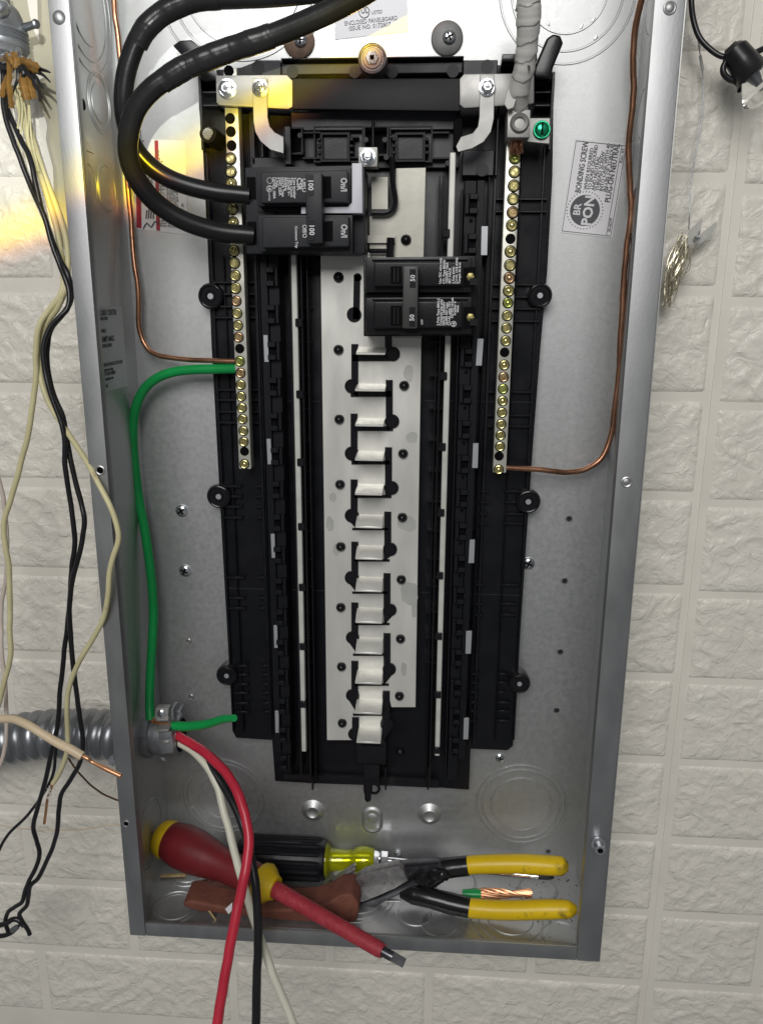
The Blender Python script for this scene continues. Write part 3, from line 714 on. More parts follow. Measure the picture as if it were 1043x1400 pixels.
for i in range(14):          # thin moulded webs bridging the channels
    for (xa, xb, x2) in ((402, 424, .014), (590, 612, -.02)):
        y = 372+i*49-i*i*.62
        if y > 1055: continue
        a = at(xa+(y-350)*x2*.8, y, .076); c = at(xb+(y-350)*x2*.8, y, .076)
        MB().box(a.x, c.x, .074, YB, a.z-.0005, a.z+.0005).put('channel_web', M['black_gloss'], it)
# silver openings
for pts in [[(360, 458), (366, 458), (368, 495), (361.5, 495)], [(364.5, 600), (370, 600), (372, 635), (366, 635)], [(370, 730), (375.5, 730), (376.5, 763), (371.5, 763)], [(374, 855), (379, 855), (380, 886), (375, 886)], [(376, 972), (381, 972), (381.5, 1002), (376.5, 1002)],
            [(658, 309), (667, 309), (666, 349), (657, 349)], [(652.5, 463), (661, 463), (658.5, 500), (650, 500)], [(646.5, 606), (654, 606), (653, 640), (645, 640)], [(642, 738), (649, 738), (648, 770), (640, 770)], [(637, 863), (645, 863), (643.5, 894), (636, 894)], [(634, 982), (641, 982), (640, 1011), (633, 1011)]]:
    MB().pp(pts, .0632, .0650).bevel(.0002, 1).put('metal_tab', M['slotmetal'], it)
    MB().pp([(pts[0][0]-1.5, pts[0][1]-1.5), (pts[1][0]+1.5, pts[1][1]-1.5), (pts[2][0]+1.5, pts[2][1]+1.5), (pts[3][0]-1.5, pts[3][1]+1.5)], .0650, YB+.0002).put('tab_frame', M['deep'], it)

# ---- bus plates
b = MB(); b.pp([(438, 345), (540, 345), (576, 460), (568, 967), (535, 967), (530, 946), (523, 946), (522, 1004), (490, 1004), (487, 982), (483, 982), (483, 1012), (447, 1012), (443, 700)], YBUS, YBUS+.0022)
b.bevel(.0002, 1, 60); b.put('bus_plate', M['bus'], it)
b = MB(); b.pp([(541, 230), (582, 229), (579, 352), (577, 462), (538, 462), (505, 345), (505, 296), (540, 290)], YBUS-.0004, YBUS+.0018); b.bevel(.0002, 1, 60); b.put('bus_plate', M['bus_tan'], it)
MB().pp([(508, 242), (530, 242), (530, 286), (508, 286)], YBUS-.001, YBUS+.002).put('bus_tab', M['bus_tan'], it)
MB().pp([(497, 322), (540, 322), (540, 332), (497, 332)], YBUS-.004, YBUS+.001).put('bus_tab', M['bus_tan'], it)
Yi = YBUS-.0012
def slotstrip(pts, wpx, name='bus_insulator'):
    b = MB(); P_ = [at(x, y, Yi) for x, y in pts]
    wm = wpx*pxm(pts[0][0], pts[0][1], Yi)/2
    for p_, q_ in zip(P_, P_[1:]):
        d = (q_-p_).normalized()*wm; n_ = Vector((0, 1, 0)).cross(d).normalized()*wm
        b.poly([p_-d*.95-n_, q_+d*.95-n_, q_+d*.95+n_, p_-d*.95+n_], (0, .0016, 0))
    return b
# one insulator per step of the meander: (stub x, stub y, lobe x, lobe y, horizontal y, far x)
rows = [('R', 531, 462, 537, 484, 492, 486), ('L', 485, 475, 481, 528, 538, 531), ('R', 532, 524, 536, 576, 586, 486), ('L', 484, 570, 481, 620, 633, 530), ('R', 531, 616, 535, 667, 678, 486),
        ('L', 484, 660, 481, 705, 720, 529), ('R', 530, 704, 533, 751, 762, 486), ('L', 485, 745, 481, 790, 806, 528), ('R', 529, 788, 533, 834, 849, 486), ('L', 485, 828, 482, 872, 891, 527), ('R', 529, 870, 532, 915, 932, 486),
        ('L', 485, 908, 482, 951, 974, 526), ('R', 528, 949, 529, 990, 1010, 520), ('L', 486, 985, 485, 1004, 1010, 487)]
BY = [485, 535, 583, 630, 677, 722, 765, 809, 852, 894, 935, 976, 1016, 1017]
for ri, (s_, sx_, sy, lx, ly, hy, fx) in enumerate(rows):
    hw = max(3.2, 9-1.2*ri); hy2 = BY[ri]+hw/2-.3
    b = slotstrip([(sx_, sy), (sx_, ly)], 9.5)
    c = at(lx, ly, Yi); r_ = (9.2 if ly > 800 else 9.8)*pxm(lx, ly, Yi)
    b.cyl(c+Vector((0, -.0003, 0)), (0, 1, 0), r_, .0018, 26)
    b.ring(c+Vector((0, -.0003, 0)), (0, 1, 0), r_*.86, .0006, 26, 6)
    # sloping shoulder between the lobe and the crossing slot
    sg = 1 if s_ == 'L' else -1
    b.poly([at(lx-sg*6, ly+5, Yi), at(lx+sg*8, BY[ri]+hw-.3, Yi), at(lx+sg*9, ly, Yi)], (0, .0016, 0))
    b2 = slotstrip([(lx+(2 if s_ == 'L' else -2), hy2), (fx, hy2)], hw)
    b2.bm.to_mesh(tmp := bpy.data.meshes.new('x')); b.bm.from_mesh(tmp); bpy.data.meshes.remove(tmp); b2.bm.free()
    b.put('bus_insulator', M['black_gloss'], it)
b = slotstrip([(488, 380), (487, 432)], 9); b.cyl(at(484, 430, Yi), (0, 1, 0), .0052, .0016, 26); b.cyl(at(489, 379, Yi), (0, 1, 0), .0028, .0016, 20); b.put('bus_insulator', M['black_gloss'], it)
# upper insulator U loops
for pts, wpx in [([(536, 215), (537, 250), (540, 278), (530, 290), (508, 291)], 8), ([(533, 352), (534, 325)], 11), ([(505, 343), (536, 343)], 6)]:
    b = MB(); P_ = [at(x, y, .066) for x, y in pts]; b.tube(P_, wpx*pxm(530, 270, .066)/2, 8, 5); b.put('bus_insulator', M['black_gloss'], it)
# stabs bent out of the plates
blades = [(474, 485, 487, 527), (524, 535, 486, 527), (571, 583, 486, 525), (616, 630, 486, 524.5), (661, 677, 486, 523.5), (703, 722, 486, 523), (745, 765, 486, 523), (788, 809, 486, 522.5), (830, 852, 486, 522.5), (871, 894, 486, 522.5), (914, 935, 486, 522.5), (954, 976, 485.5, 522), (992, 1016, 488, 521)]
for yt, yb_, xa, xb in blades:
    pb = at((xa+xb)/2, yb_, YBUS)        # find the proud depth so that the blade's front lower edge meets the photo
    A, B = at(xa+2, yt, YBUS), at(xb+1, yt, YBUS); zt_b = A.z
    # depth so that a blade keeping its height nearly level comes out at yb_
    drop = .0022
    best = None
    for k in range(5, 220):
        Yf = YBUS-k*.0001; p_ = at(xa, yb_, Yf)
        if p_.z >= zt_b-drop-.0016: best = Yf; break
    Yf = best or YBUS-.014
    zl = at(xa, yb_, Yf).z
    a, c = at(xa, yb_, Yf).x, at(xb, yb_, Yf).x
    b = MB()
    pr = [(YBUS+.0005, zt_b), (YBUS-.0006, zt_b-.0002), (Yf, zl+.0016), (Yf, zl), (YBUS+.0005, zt_b-.0028)]
    xs = (a+A.x)/2, (c+B.x)/2
    v1 = [Vector((xs[0], y_, z_)) for y_, z_ in pr]
    b.poly(v1, (xs[1]-xs[0], 0, 0)); b.bevel(.0003, 1)
    b.put('bus_stab', M['bus'], it)
# tarnish stains on the bus
def stain(cx, cy, rx, ry, sd_):
    n = 18; pts = [at(cx+rx*math.cos(2*PI*i/n)*(1+.35*noise.noise(Vector((math.cos(2*PI*i/n)*1.3, math.sin(2*PI*i/n)*1.3, sd_)))), cy+ry*math.sin(2*PI*i/n)*(1+.35*noise.noise(Vector((math.cos(2*PI*i/n)*1.3, math.sin(2*PI*i/n)*1.3, sd_)))), YBUS-.00006-.00003*(sd_ % 7)/3) for i in range(n)]
    MB().poly(pts, (0, .00008, 0)).put('tarnish_stain', M['tarnish'], it, smooth=False)
for k, q_ in enumerate([(559, 510, 7, 11), (556, 716, 14, 11), (451, 717, 6, 10), (460, 752, 5, 8), (560, 812, 13, 16), (566, 832, 4, 14), (563, 598, 8, 8), (455, 680, 5, 6), (552, 915, 4, 9)]): stain(*q_, k*3.3)
# plastic studs
ME['stud'] = MB().lathe((0, 0, 0), (0, -.0050, 0), [(0, .0037), (.25, .0037), (.6, .0030), (.85, .0019), (1, .0006)], 20).mesh('stud', M['black_gloss'])
for px, py in [(463, 379), (463, 478), (464, 573), (465, 662), (466, 747), (466, 830), (467, 911), (468, 988), (555, 328), (552.5, 527), (551, 620), (550, 707), (548.5, 792), (547.5, 873), (546, 951), (547, 1026)]:
    inst('stud', ME['stud'], it, at(px, py, YBUS))
# bottom end of the interior
MB().bp(388, 1063, 600, 1073, .080, .0862).bevel(.0006, 2).put('end_rim', M['black_gloss'], it)
MB().bp(487, 1020, 528, 1045, .062, .0862).bevel(.0012, 2).put('end_block', M['black_gloss'], it)
MB().bp(497, 1045, 519, 1074, .066, .0862).bevel(.0012, 2).put('end_post', M['black_gloss'], it)
b = MB().lathe(at(503, 1070, .070), at(503, 1095, .068), [(0, .0040), (.5, .0036), (.6, .0028), (.9, .0028), (1, .0018)], 18); b.ring(at(511, 1078, .072), (0, 1, 0), .0045, .0012, 24, 8); b.put('end_hook', M['black_gloss'], it)
for x in (427, 527, 585): MB().bp(x-1, 1050, x+1.4, 1080, .0745, .0862).put('end_fin', M['black_gloss'], it)

# ---- top of the interior
for (x0, y0, x1, y1, Yf, m) in [(385, 86, 632, 101, .079, 'black_lit'), (357, 84, 384, 104, .074, 'black_lit'), (633, 82, 680, 104, .074, 'black_lit'), (398, 152, 628, 178, .074, 'black_lit'),
                                (398, 178, 628, 230, .080, 'black_lit'), (344, 215, 398, 232, .072, 'black_lit'), (632, 205, 675, 240, .076, 'black_lit'), (389, 172, 398, 225, .066, 'black'), (620, 160, 632, 200, .066, 'deep')]:
    MB().bp(x0, y0, x1, y1, Yf, .0864).bevel(.0005, 1).put('top_moulding', M[m], it)
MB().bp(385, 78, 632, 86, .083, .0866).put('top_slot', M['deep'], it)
MB().bp(384, 78, 634, 80, .074, .0866).bevel(.0003, 1).put('top_rim', M['breaker'], it)
for px, py in [(400, 98), (485, 98), (536, 98), (619, 97)]:
    MB().cyl(at(px, py, .0789), (0, 1, 0), .0040, .0004, 28).put('ejector_mark', M['breaker'], it)
for px, py in [(353, 92), (666, 91), (659, 232)]:
    MB().cyl(at(px, py, .0738), (0, 1, 0), .0042, .0004, 28).put('ejector_mark', M['breaker'], it)
for side, xs in (('L', (276, 300)), ('R', (731, 752))):
    for y in (108, 126, 144):
        MB().bp(xs[0], y-1.5, xs[1], y+1.5, .074, .0864).bevel(.0003, 1).put('rib', M['black'], it)
tall(273, 98, 277, 205, 4, .072, .0864, 'black', 'side_rim'); tall(755, 98, 753, 205, 4, .072, .0864, 'black', 'side_rim')
tall(344, 150, 348, 225, 4, .072, .0864, 'black', 'moulding'); tall(356, 150, 360, 215, 3, .074, .0864, 'black', 'moulding'); tall(681, 145, 678, 240, 3, .074, .0864, 'black', 'moulding')
def frame(x0, y0, x1, y1, t, Yf, Yb, m='black_rail', name='socket_frame'):
    b = MB(); b.bp(x0, y0, x1, y0+t, Yf, Yb); b.bp(x0, y1-t, x1, y1, Yf, Yb); b.bp(x0, y0+t, x0+t, y1-t, Yf, Yb); b.bp(x1-t, y0+t, x1, y1-t, Yf, Yb)
    return b.put(name, M[m], it)
frame(429, 172, 497, 222, 2, .0735, .0801); frame(532, 172, 591, 222, 2, .0735, .0801)
frame(438, 181, 478, 221, 3, .070, .0801); frame(540, 181, 581, 221, 3, .070, .0801)
MB().bp(441.5, 185, 474.5, 217, .0745, .0801).put('socket_plate', M['black'], it); MB().bp(543.5, 185, 577.5, 217, .0745, .0801).put('socket_plate', M['black'], it)
for x in (436, 480, 538, 583):
    for y in (190, 199, 208): MB().bp(x-2, y-2, x+3, y+2.5, .0685, .0801).bevel(.0004, 1).put('latch_tooth', M['black_rail'], it)
frame(497, 172, 531, 213, 2, .070, .0801); MB().bp(499.5, 175, 528.5, 210, .0795, .0802).put('socket_well', M['deep'], it)
frame(388, 174, 414, 211, 2, .070, .0801); MB().bp(390.5, 177, 411.5, 208, .0795, .0802).put('socket_well', M['deep'], it)
b = MB().lathe(at(510, 200, .068), at(510, 163, .070), [(0, .0011), (.8, .0011), (1, .0006)], 10); b.put('pin', M['black_rail'], it)
for x0, x1, y in [(414, 438, 181), (414, 438, 216), (591, 614, 181), (591, 614, 216), (478, 490, 187), (532, 541, 187), (478, 490, 215)]: MB().bp(x0, y-1, x1, y+1.2, .0725, .0801).put('socket_link', M['black_rail'], it)
for x, y in [(391, 187), (410, 185), (391, 223), (500, 191), (526, 191), (528, 215), (612, 223), (626, 152)]:
    MB().cyl(at(x, y, .069), (0, 1, 0), .0017, .0108, 14).put('peg', M['breaker'], it)
# corner arms
b = MB().poly([at(236, 62, .064), at(246, 55, .064), at(262, 54, .064), at(276, 66, .064), at(290, 92, .064), (at(300, 110, .064)), at(280, 112, .064), at(262, 90, .064)], (0, .016, 0)); b.bevel(.001, 2); b.put('corner_arm', M['black_gloss'], it)
b = MB().poly([at(747, 52, .058), at(756, 46, .058), at(766, 48, .058), at(770, 58, .058), at(756, 92, .058), at(753, 108, .058), at(728, 106, .058), at(730, 92, .058)], (0, .022, 0)); b.bevel(.0016, 3); b.put('corner_arm', M['black_gloss'], it)
MB().bp(686, 73, 734, 84, .068, .0864).bevel(.0008, 2).put('top_moulding', M['black_gloss'], it)

# ---- neutral bars with screws
def nbar(side):
    pts = [(303, 93), (323, 93), (331, 250), (335, 400), (346.5, 640), (329, 641), (313, 340), (309, 250)] if side == 'L' else [(714, 186), (713, 240), (709, 300), (702, 430), (690, 645), (671.5, 644), (683, 430), (692, 240), (694, 186)]
    if side == 'L': a, b_ = at(303, 93, YN), at(329, 641, YN); a2, b2 = at(323, 93, YN), at(344, 641, YN)
    else: a, b_ = at(695, 186, YN), at(671.5, 646, YN); a2, b2 = at(715, 186, YN), at(689.5, 646, YN)
    x0, x1 = (a.x+b_.x)/2, (a2.x+b2.x)/2
    print('bar', side, a.x, b_.x, a2.x, b2.x)
    return MB().box(x0, x1, YN, YN+.011, b_.z, a.z).bevel(.0006, 2).put('neutral_bar', M['neutral'], it), (x0+x1)/2
def tscrew_mesh(m, v=0):
    b = MB().cyl((0, 0, 0), (0, -1, 0), .0038, .0002, 22).mark(1)
    b.cyl((0, -.0002, 0), (0, -1, 0), .0029, .0003, 20).mark(2)
    b.ring((0, -.0006, 0), (0, 1, 0), .0027, .00055, 24, 8)
    if v == 0:
        b.box(-.0024, -.0004, -.0009, -.0002, -.0011, .0011); b.box(.0004, .0024, -.0009, -.0002, -.0011, .0011)
    elif v == 1:
        b.lathe((0, -.0002, 0), (0, -.0014, 0), [(0, .0019), (.6, .0016), (1, .0008)], 8)
        b.box(-.0026, -.0015, -.0009, -.0002, -.0005, .0005); b.box(.0015, .0026, -.0009, -.0002, -.0005, .0005)
    else:
        b.lathe((0, -.0002, 0), (0, -.0012, 0), [(0, .0014), (.7, .0012), (1, .0008)], 4)
        b.box(-.0026, .0026, -.0008, -.0002, -.00035, .00035); b.box(-.00035, .00035, -.0008, -.0002, .0008, .0026)
    b.mark(0)
    return b.mesh('terminal_screw', [m, M['deep'], M['brass_shaded']])
TS = [[tscrew_mesh(M[k], v) for v in range(3)] for k in ('brass', 'brass_red', 'brass_green')]
ME['well'] = MB().cyl((0, 0, 0), (0, -1, 0), .0033, .0002, 20).mesh('screw_hole', M['deep'])
ME['hole'] = MB().cyl((0, 0, 0), (0, -1, 0), .0030, .0003, 20).ring((0, -.0002, 0), (0, 1, 0), .0031, .0003, 22, 6).mesh('screw_hole', [M['deep']])
barL, _ = nbar('L'); barR, _ = nbar('R')
scL = [(315.6, 217), (316, 235), (316.5, 251), (318, 286), (319, 304), (320, 343), (321, 359.5), (322, 377), (322.5, 394), (323.5, 411.5), (324.5, 428.5), (325.5, 445), (326.5, 461), (328, 494), (329, 510), (329.5, 526), (330, 542), (331, 557.5), (332, 573), (333, 589), (333.5, 604), (334.5, 634.5)]
hoL = [(313, 97), (315, 162), (316, 180), (317, 199), (328, 476.5), (334.5, 617)]
scR = [(703.6, 216), (703, 235), (702, 254), (701, 272), (700.5, 290.5), (699.5, 308), (697.5, 344), (696.8, 362.6), (696, 380), (695, 397.6), (694, 414), (693, 431.6), (692, 448.6), (691, 466), (689, 499), (688, 515.6), (687.5, 531.7), (686.8, 548), (686, 564), (685, 580), (684, 595), (683.3, 610.5), (681.5, 642)]
hoR = [(697.5, 326.5), (689.5, 481.6), (682, 623.5)]
for L_, bar, isr in ((scL, barL, 0), (scR, barR, 1)):
    cxs = ORG[bar].x
    for i, (px, py) in enumerate(L_):
        p = at(px, py, YN-.0001); k = 0
        if (isr and i in (4, 8, 15)) or (not isr and i in (9, 12, 14)): k = 1
        if (isr and i in (0, 16, 10)) or (not isr and i in (13,)): k = 2
        inst('terminal_screw', TS[k][rnd.randrange(3)], bar, p, (0, rnd.uniform(0, 3), 0), (1.08 if py < 400 else 1.0))
for L_, bar in ((hoL, barL), (hoR, barR)):
    for px, py in L_: inst('screw_hole', ME['hole'], bar, at(px, py, YN))

# ---- top straps
Yst = .056
b = MB(); b.pp([(295, 103), (392, 102), (400, 110), (400, 146), (394, 149), (300, 144), (296, 140)], Yst, Yst+.004); b.bevel(.0008, 2, 50); b.put('tie_plate', M['alu'], it)
b = MB(); b.pp([(628, 108), (634, 101), (728, 100), (730, 104), (730, 140), (727, 142), (634, 148), (628, 143)], Yst, Yst+.004); b.bevel(.0008, 2, 50); b.put('tie_plate', M['alu'], it)
b = MB(); b.pp([(399, 107), (629, 107), (629, 152), (399, 149)], Yst+.0025, Yst+.008); b.bevel(.0012, 2); b.put('insulated_strap', M['band'], it)
Ys2 = Yst-.0018
b = MB(); b.pp([(345, 107), (365.5, 107), (366, 160), (369, 173), (376, 181), (388, 187), (388, 210), (370, 205), (356, 193), (349, 180), (346.5, 165)], Ys2, Ys2+.0016); b.bevel(.0003, 1, 50); b.put('bent_strap', M['alu'], it)
b = MB(); b.pp([(656, 102), (676, 102), (675, 162), (671, 180), (661, 194), (645, 203), (626, 208), (623, 200), (630, 187), (646, 182), (653, 173), (655, 160)], Ys2, Ys2+.0016); b.bevel(.0003, 1, 50); b.put('bent_strap', M['alu'], it)
for px, py in [(311, 122), (356, 121), (666, 120)]:
    o = inst('hex_screw', ME['hex'], it, at(px, py, Yst if px == 311 else Ys2), (0, rnd.random(), 0), 1.0 if px < 320 else .86)
    c_ = bpy.data.objects.new('screw_cross', ME['hexx']); COL.objects.link(c_); c_.parent = o; c_.rotation_euler = (0, .7, 0)
# main lug block with hollow screw
b = MB(); b.pp([(694, 150), (725, 150), (724, 188), (693, 188)], .044, .066); b.bevel(.0006, 2); lug = b.put('main_lug', M['alu'], it)
c = at(710, 168, .0435); MB().lathe(c+Vector((0, .003, 0)), c+Vector((0, -.002, 0)), [(0, .0062), (.7, .0060), (1, .0050), (.85, .0034), (.2, .0030)], 32, caps=False).put('lug_screw', M['alu'], lug)
MB().cyl(c+Vector((0, .0015, 0)), (0, 1, 0), .0032, .001, 6).put('lug_socket', M['steel_dark'], lug)
b = MB()
for i in range(14):
    x = 696+rnd.random()*22; b.tube([at(x, 186, .056), at(x+rnd.uniform(-2, 2), 194+rnd.random()*6, .056+rnd.uniform(-.003, .002)), at(x+rnd.uniform(-5, 2), 203+rnd.random()*10, .058)], .0009, 6, 3)
b.put('lug_strands', M['copper'], it)
b = MB(); b.pp([(722, 161), (752, 161), (751, 197), (720, 194)], .060, .063); b.bevel(.0004, 1); pl = b.put('bonding_plate', M['alu'], it)
c = at(740, 178, .060); b = MB().lathe(c, c+Vector((0, -.004, 0)), [(0, .0052), (.5, .0050), (.8, .0042), (1, .003)], 28); b.box(c.x-.0005, c.x+.0005, c.y-.0043, c.y-.002, c.z-.0045, c.z+.0045); b.ring(c+Vector((0, -.002, 0)), (0, 1, 0), .0050, .0006, 28, 6); b.put('bonding_screw', M['green_screw'], pl); MB().box(c.x-.0006, c.x+.0006, c.y-.0046, c.y-.0040, c.z-.0040, c.z+.0040).put('screw_slot', M['deep'], pl)
# centre lug between breaker and sockets
b = MB(); b.pp([(490, 201), (516, 201), (516, 228), (490, 228)], .046, .058); b.bevel(.0006, 2); cl = b.put('centre_lug', M['alu'], it)
inst('hex_screw', ME['hex'], cl, at(503, 215, .046), (0, .3, 0), .82)
MB().pp([(535, 236), (537, 236), (537, 239), (535, 239)], .07, .072).put('pin_mark', M['deep'], it)

# ------------------------------------------------------------------ circuit breakers
dn, rt = Vector((0, 0, -1)), Vector((1, 0, 0)); upv, lf = Vector((0, 0, 1)), Vector((-1, 0, 0))
c0 = at(420, 288, .05)
b1 = thing('circuit_breaker', 'charcoal double 100 amp main breaker with white L strip, on the left', 'circuit breaker', c0)
b = MB(); b.pp([(335, 229), (484, 226), (499, 232), (499, 346), (484, 348), (337, 347)], .046, .071); b.bevel(.0008, 2); b.put('case', M['breaker'], b1)
b = MB(); b.pp([(350, 231), (480, 229), (480, 282), (352, 282)], .034, .0465); b.bevel(.0006, 2); b.put('case_step', M['breaker'], b1)
b = MB(); b.pp([(353, 294), (482, 294), (482, 346), (354, 344)], .034, .0465); b.bevel(.0006, 2); b.put('case_step', M['breaker'], b1)
b = MB(); b.pp([(356, 235), (475.5, 232.5), (476, 277), (357, 278)], .026, .0345); b.bevel(.0008, 3); b.put('toggle_module', M['breaker'], b1)
b = MB(); b.pp([(358, 297), (477, 296), (477.5, 337), (359, 339)], .026, .0345); b.bevel(.0008, 3); b.put('toggle_module', M['breaker'], b1)
b = MB(); b.pp([(481, 223), (495, 223), (495.5, 291.5), (441, 291.5), (441, 283), (475, 282.5), (481, 277)], .0325, .0466); b.bevel(.0005, 2, 50); b.put('white_strip', M['white_plastic'], b1)
MB().pp([(412, 283), (418, 283), (418, 292), (412, 292)], .0335, .0466).put('white_strip', M['white_plastic'], b1)
b = MB(); b.pp([(417.5, 237), (440, 236.5), (441, 331), (419.5, 333)], .014, .026); b.bevel(.0008, 2); b.put('handle_tie', M['breaker'], b1)
for q in ([(441, 241), (452.5, 241), (453, 271), (441.5, 271)], [(443, 303), (455, 302), (455, 330), (443.5, 330)]):
    MB().pp(q, .0257, .0262).put('toggle_slot', M['deep'], b1)
for q in ([(420, 239), (428.5, 239), (429, 267), (420.5, 267)], [(422, 301), (429.5, 301), (430, 328), (422.5, 329)]):
    b = MB(); b.pp(q, .0135, .0142); b.put('number_pad', M['breaker_blk'], b1)
MB().cyl(at(377, 288.5, .0457), (0, 1, 0), .0017, .0006, 16).put('case_hole', M['deep'], b1)
MB().pp([(352, 285), (412, 285), (412, 290), (352, 290)], .0452, .0463).put('case_groove', M['breaker_blk'], b1)
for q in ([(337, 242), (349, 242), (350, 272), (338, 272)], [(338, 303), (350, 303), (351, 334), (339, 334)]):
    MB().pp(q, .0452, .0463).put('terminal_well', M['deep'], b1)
bm = bmesh.new(); kk = .00040
def T1(s_, size, px, py, Y, al='LEFT', bold=0, sx=1.0, d=dn, u_=rt): text_into(bm, s_, size, at(px, py, Y), d, u_, al, bold, sx)
T1('100', .0046, 421.5, 245, .0132, bold=.00008, sx=.95); T1('100', .0046, 423, 306.5, .0132, bold=.00008, sx=.95)
T1('On/I', .0056, 466, 243, .0257, bold=.00008, sx=.8); T1('On/I', .0056, 466.5, 306.5, .0257, bold=.00008, sx=.8)
T1('Off/O', .0042, 413, 244, .0257, bold=.00005, sx=.8); T1('Off/O', .0042, 413.5, 307, .0257, bold=.00005, sx=.8)
T1('CSR', .0046, 406, 243, .0257, bold=.0001, sx=.9)
for i, s_ in enumerate(['Type breaker', 'Type Circuit', '120/240 V~', '50/60Hz', 'HACR Type', 'SWD 22kA', '2 Pole', 'LISTED 100A']):
    T1(s_, .0023, 401-i*4.0, 242.5, .0257, bold=.00005)
T1('Common Trip', .0023, 403.5, 309, .0257, bold=.00005)
T1('LISTED', .0017, 367, 263, .0257)
T1('UL', .0027, 366.5, 254.5, .0257, bold=.00008)
mb = MB(); mb.bm.free(); mb.bm = bm
mb.ring(at(368.5, 258, .0257), (0, 1, 0), .0019, .00018, 24, 4); mb.ring(at(369, 247, .0257), (0, 1, 0), .0017, .00018, 24, 4)
me = mb.mesh('lettering', M['ink_white'], False); link('lettering', me, b1, Vector((0, 0, 0)))

c0 = at(575, 405, .05)
b2 = thing('circuit_breaker', 'glossy black double 50 amp branch breaker, below and right of the larger one', 'circuit breaker', c0)
b = MB(); b.pp([(497, 352), (650, 350), (652, 402), (650, 459), (497, 460)], .044, .071); b.bevel(.0008, 2); b.put('case', M['breaker_blk'], b2)
for y0, y1 in ((353, 400), (407, 457)):
    b = MB(); b.pp([(500, y0), (645, y0-1), (644, y1), (500, y1)], .034, .0445); b.bevel(.0008, 2); b.put('case_step', M['breaker_blk'], b2)
    b = MB(); b.pp([(511, y0+5), (632, y0+5), (632, y1-9), (511, y1-8)], .0285, .0345); b.bevel(.0010, 3); b.put('toggle_module', M['breaker_blk'], b2)
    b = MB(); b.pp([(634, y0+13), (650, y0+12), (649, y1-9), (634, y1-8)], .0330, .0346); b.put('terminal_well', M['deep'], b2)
    c = at(643, (y0+y1)/2+2, .0332); MB().lathe(c, c+Vector((0, -.0008, 0)), [(0, .0028), (.7, .0027), (1, .0022)], 6)  .box(c.x-.0022, c.x+.0022, c.y-.0014, c.y-.001, c.z-.0004, c.z+.0004).put('terminal_screw', M['brass_shaded'], b2)
    MB().box(c.x-.0005, c.x+.0048, .0308, .0322, c.z-.0052, c.z-.0010).put('terminal_hood', M['breaker_blk'], b2)
    MB().pp([(534, y0+11), (549, y0+11), (549, y1-12), (534, y1-12)], .0282, .0287).put('toggle_slot', M['deep'], b2)
    b = MB(); b.pp([(508, y0+1), (640, y0), (640, y0+2.4), (508, y0+3.0)], .0312, .0345); b.bevel(.0005, 2); b.put('case_ridge', M['breaker'], b2)
    for x in (538, 543): MB().pp([(x, y0+13), (x+2, y0+13), (x+2, y1-14), (x, y1-14)], .0272, .0284).put('toggle_fin', M['breaker_blk'], b2)
MB().pp([(500, 400.5), (640, 400.5), (640, 406), (500, 406)], .038, .0446).put('case_groove', M['deep'], b2)
b = MB(); b.pp([(551, 364), (572, 364), (570.5, 449), (550, 449)], .0165, .029); b.bevel(.0010, 2); b.put('handle_tie', M['tie'], b2)
for q in ([(560, 368), (568.5, 368), (568, 393), (560, 393)], [(559.5, 420), (567.5, 420), (567, 446), (559.5, 446)]):
    MB().pp(q, .0159, .0167).put('number_pad', M['breaker_blk'], b2)
bm = bmesh.new()
def T2(s_, size, px, py, Y, al='LEFT', bold=0, sx=1.0): text_into(bm, s_, size, at(px, py, Y), upv, lf, al, bold, sx)
T2('50', .0042, 567, 385, .0156, bold=.00006); T2('50', .0042, 566, 439, .0156, bold=.00006)
for i, s_ in enumerate(['Use 75C wire only', 'CTL Type BR250', '120/240V 10kA', '40C HACR', '2 Pole SWD', 'CU-AL 14-8 AWG', 'Torque 36 lb-in']):
    T2(s_, .0021, 603+[0, 5, 9, 13, 18, 22, 26][i], 388, .0281, bold=.00006)
for i, s_ in enumerate(['2 Pole Type BRH-2', 'Common trip only', 'HACR 120/240V', '10,000 AIC max', 'CU-AL wire 75C', 'LISTED circuit', 'breaker 4', 'Issue']):
    T2(s_, .0022, 600+i*3.8, 445-(0 if i < 5 else 10 if i < 6 else 14 if i == 6 else 18), .0281, bold=.00006)
T2('OFF', .0020, 578, 444, .0281, bold=.00004)
T2('UL', .0022, 621.5, 445.5, .0281, bold=.0001)
mb = MB(); mb.bm.free(); mb.bm = bm; mb.ring(at(620, 443, .0281), (0, 1, 0), .0017, .00022, 20, 4)
me = mb.mesh('lettering', M['ink_white'], False); o = link('lettering', me, b2, Vector((0, 0, 0)))

# ------------------------------------------------------------------ service cables
def px_tube(name, L_, rad, m, sub=7, seg=14, parent=None):
    return MB().tube(path(L_), rad, seg, sub, jit=.0009, rf=lambda i, a, p: 1+.035*noise.noise(p*160)).put(name, m, parent)
cA = [(640, -60, -.02), (540, -32, .0), (450, -14, .012), (380, -6, .018), (320, -3, .020), (265, 0, .020), (225, 17, .02), (195, 44, .02), (176, 88, .022), (169, 135, .026), (174, 175, .032), (188, 207, .036), (212, 232, .04), (245, 250, .044), (290, 262, .047), (343, 268, .048)]
cB = [(620, -95, -.03), (545, -40, -.012), (470, 6, -.002), (385, 44, .004), (317, 67, .006), (267, 86, .006), (235, 103, .006), (207, 123, .006), (186, 150, .008), (176, 185, .012), (177, 218, .018), (190, 249, .024), (216, 279, .030), (255, 303, .036), (300, 317, .042), (347, 322, .047)]
ca = thing('service_cable', 'thick black service cable, outer rear loop ending at the upper breaker terminal', 'cable', at(166, 140, .026))
MB().tube(path(cA), .0060, 20, 8).put('cable_jacket', M['cable'], ca)
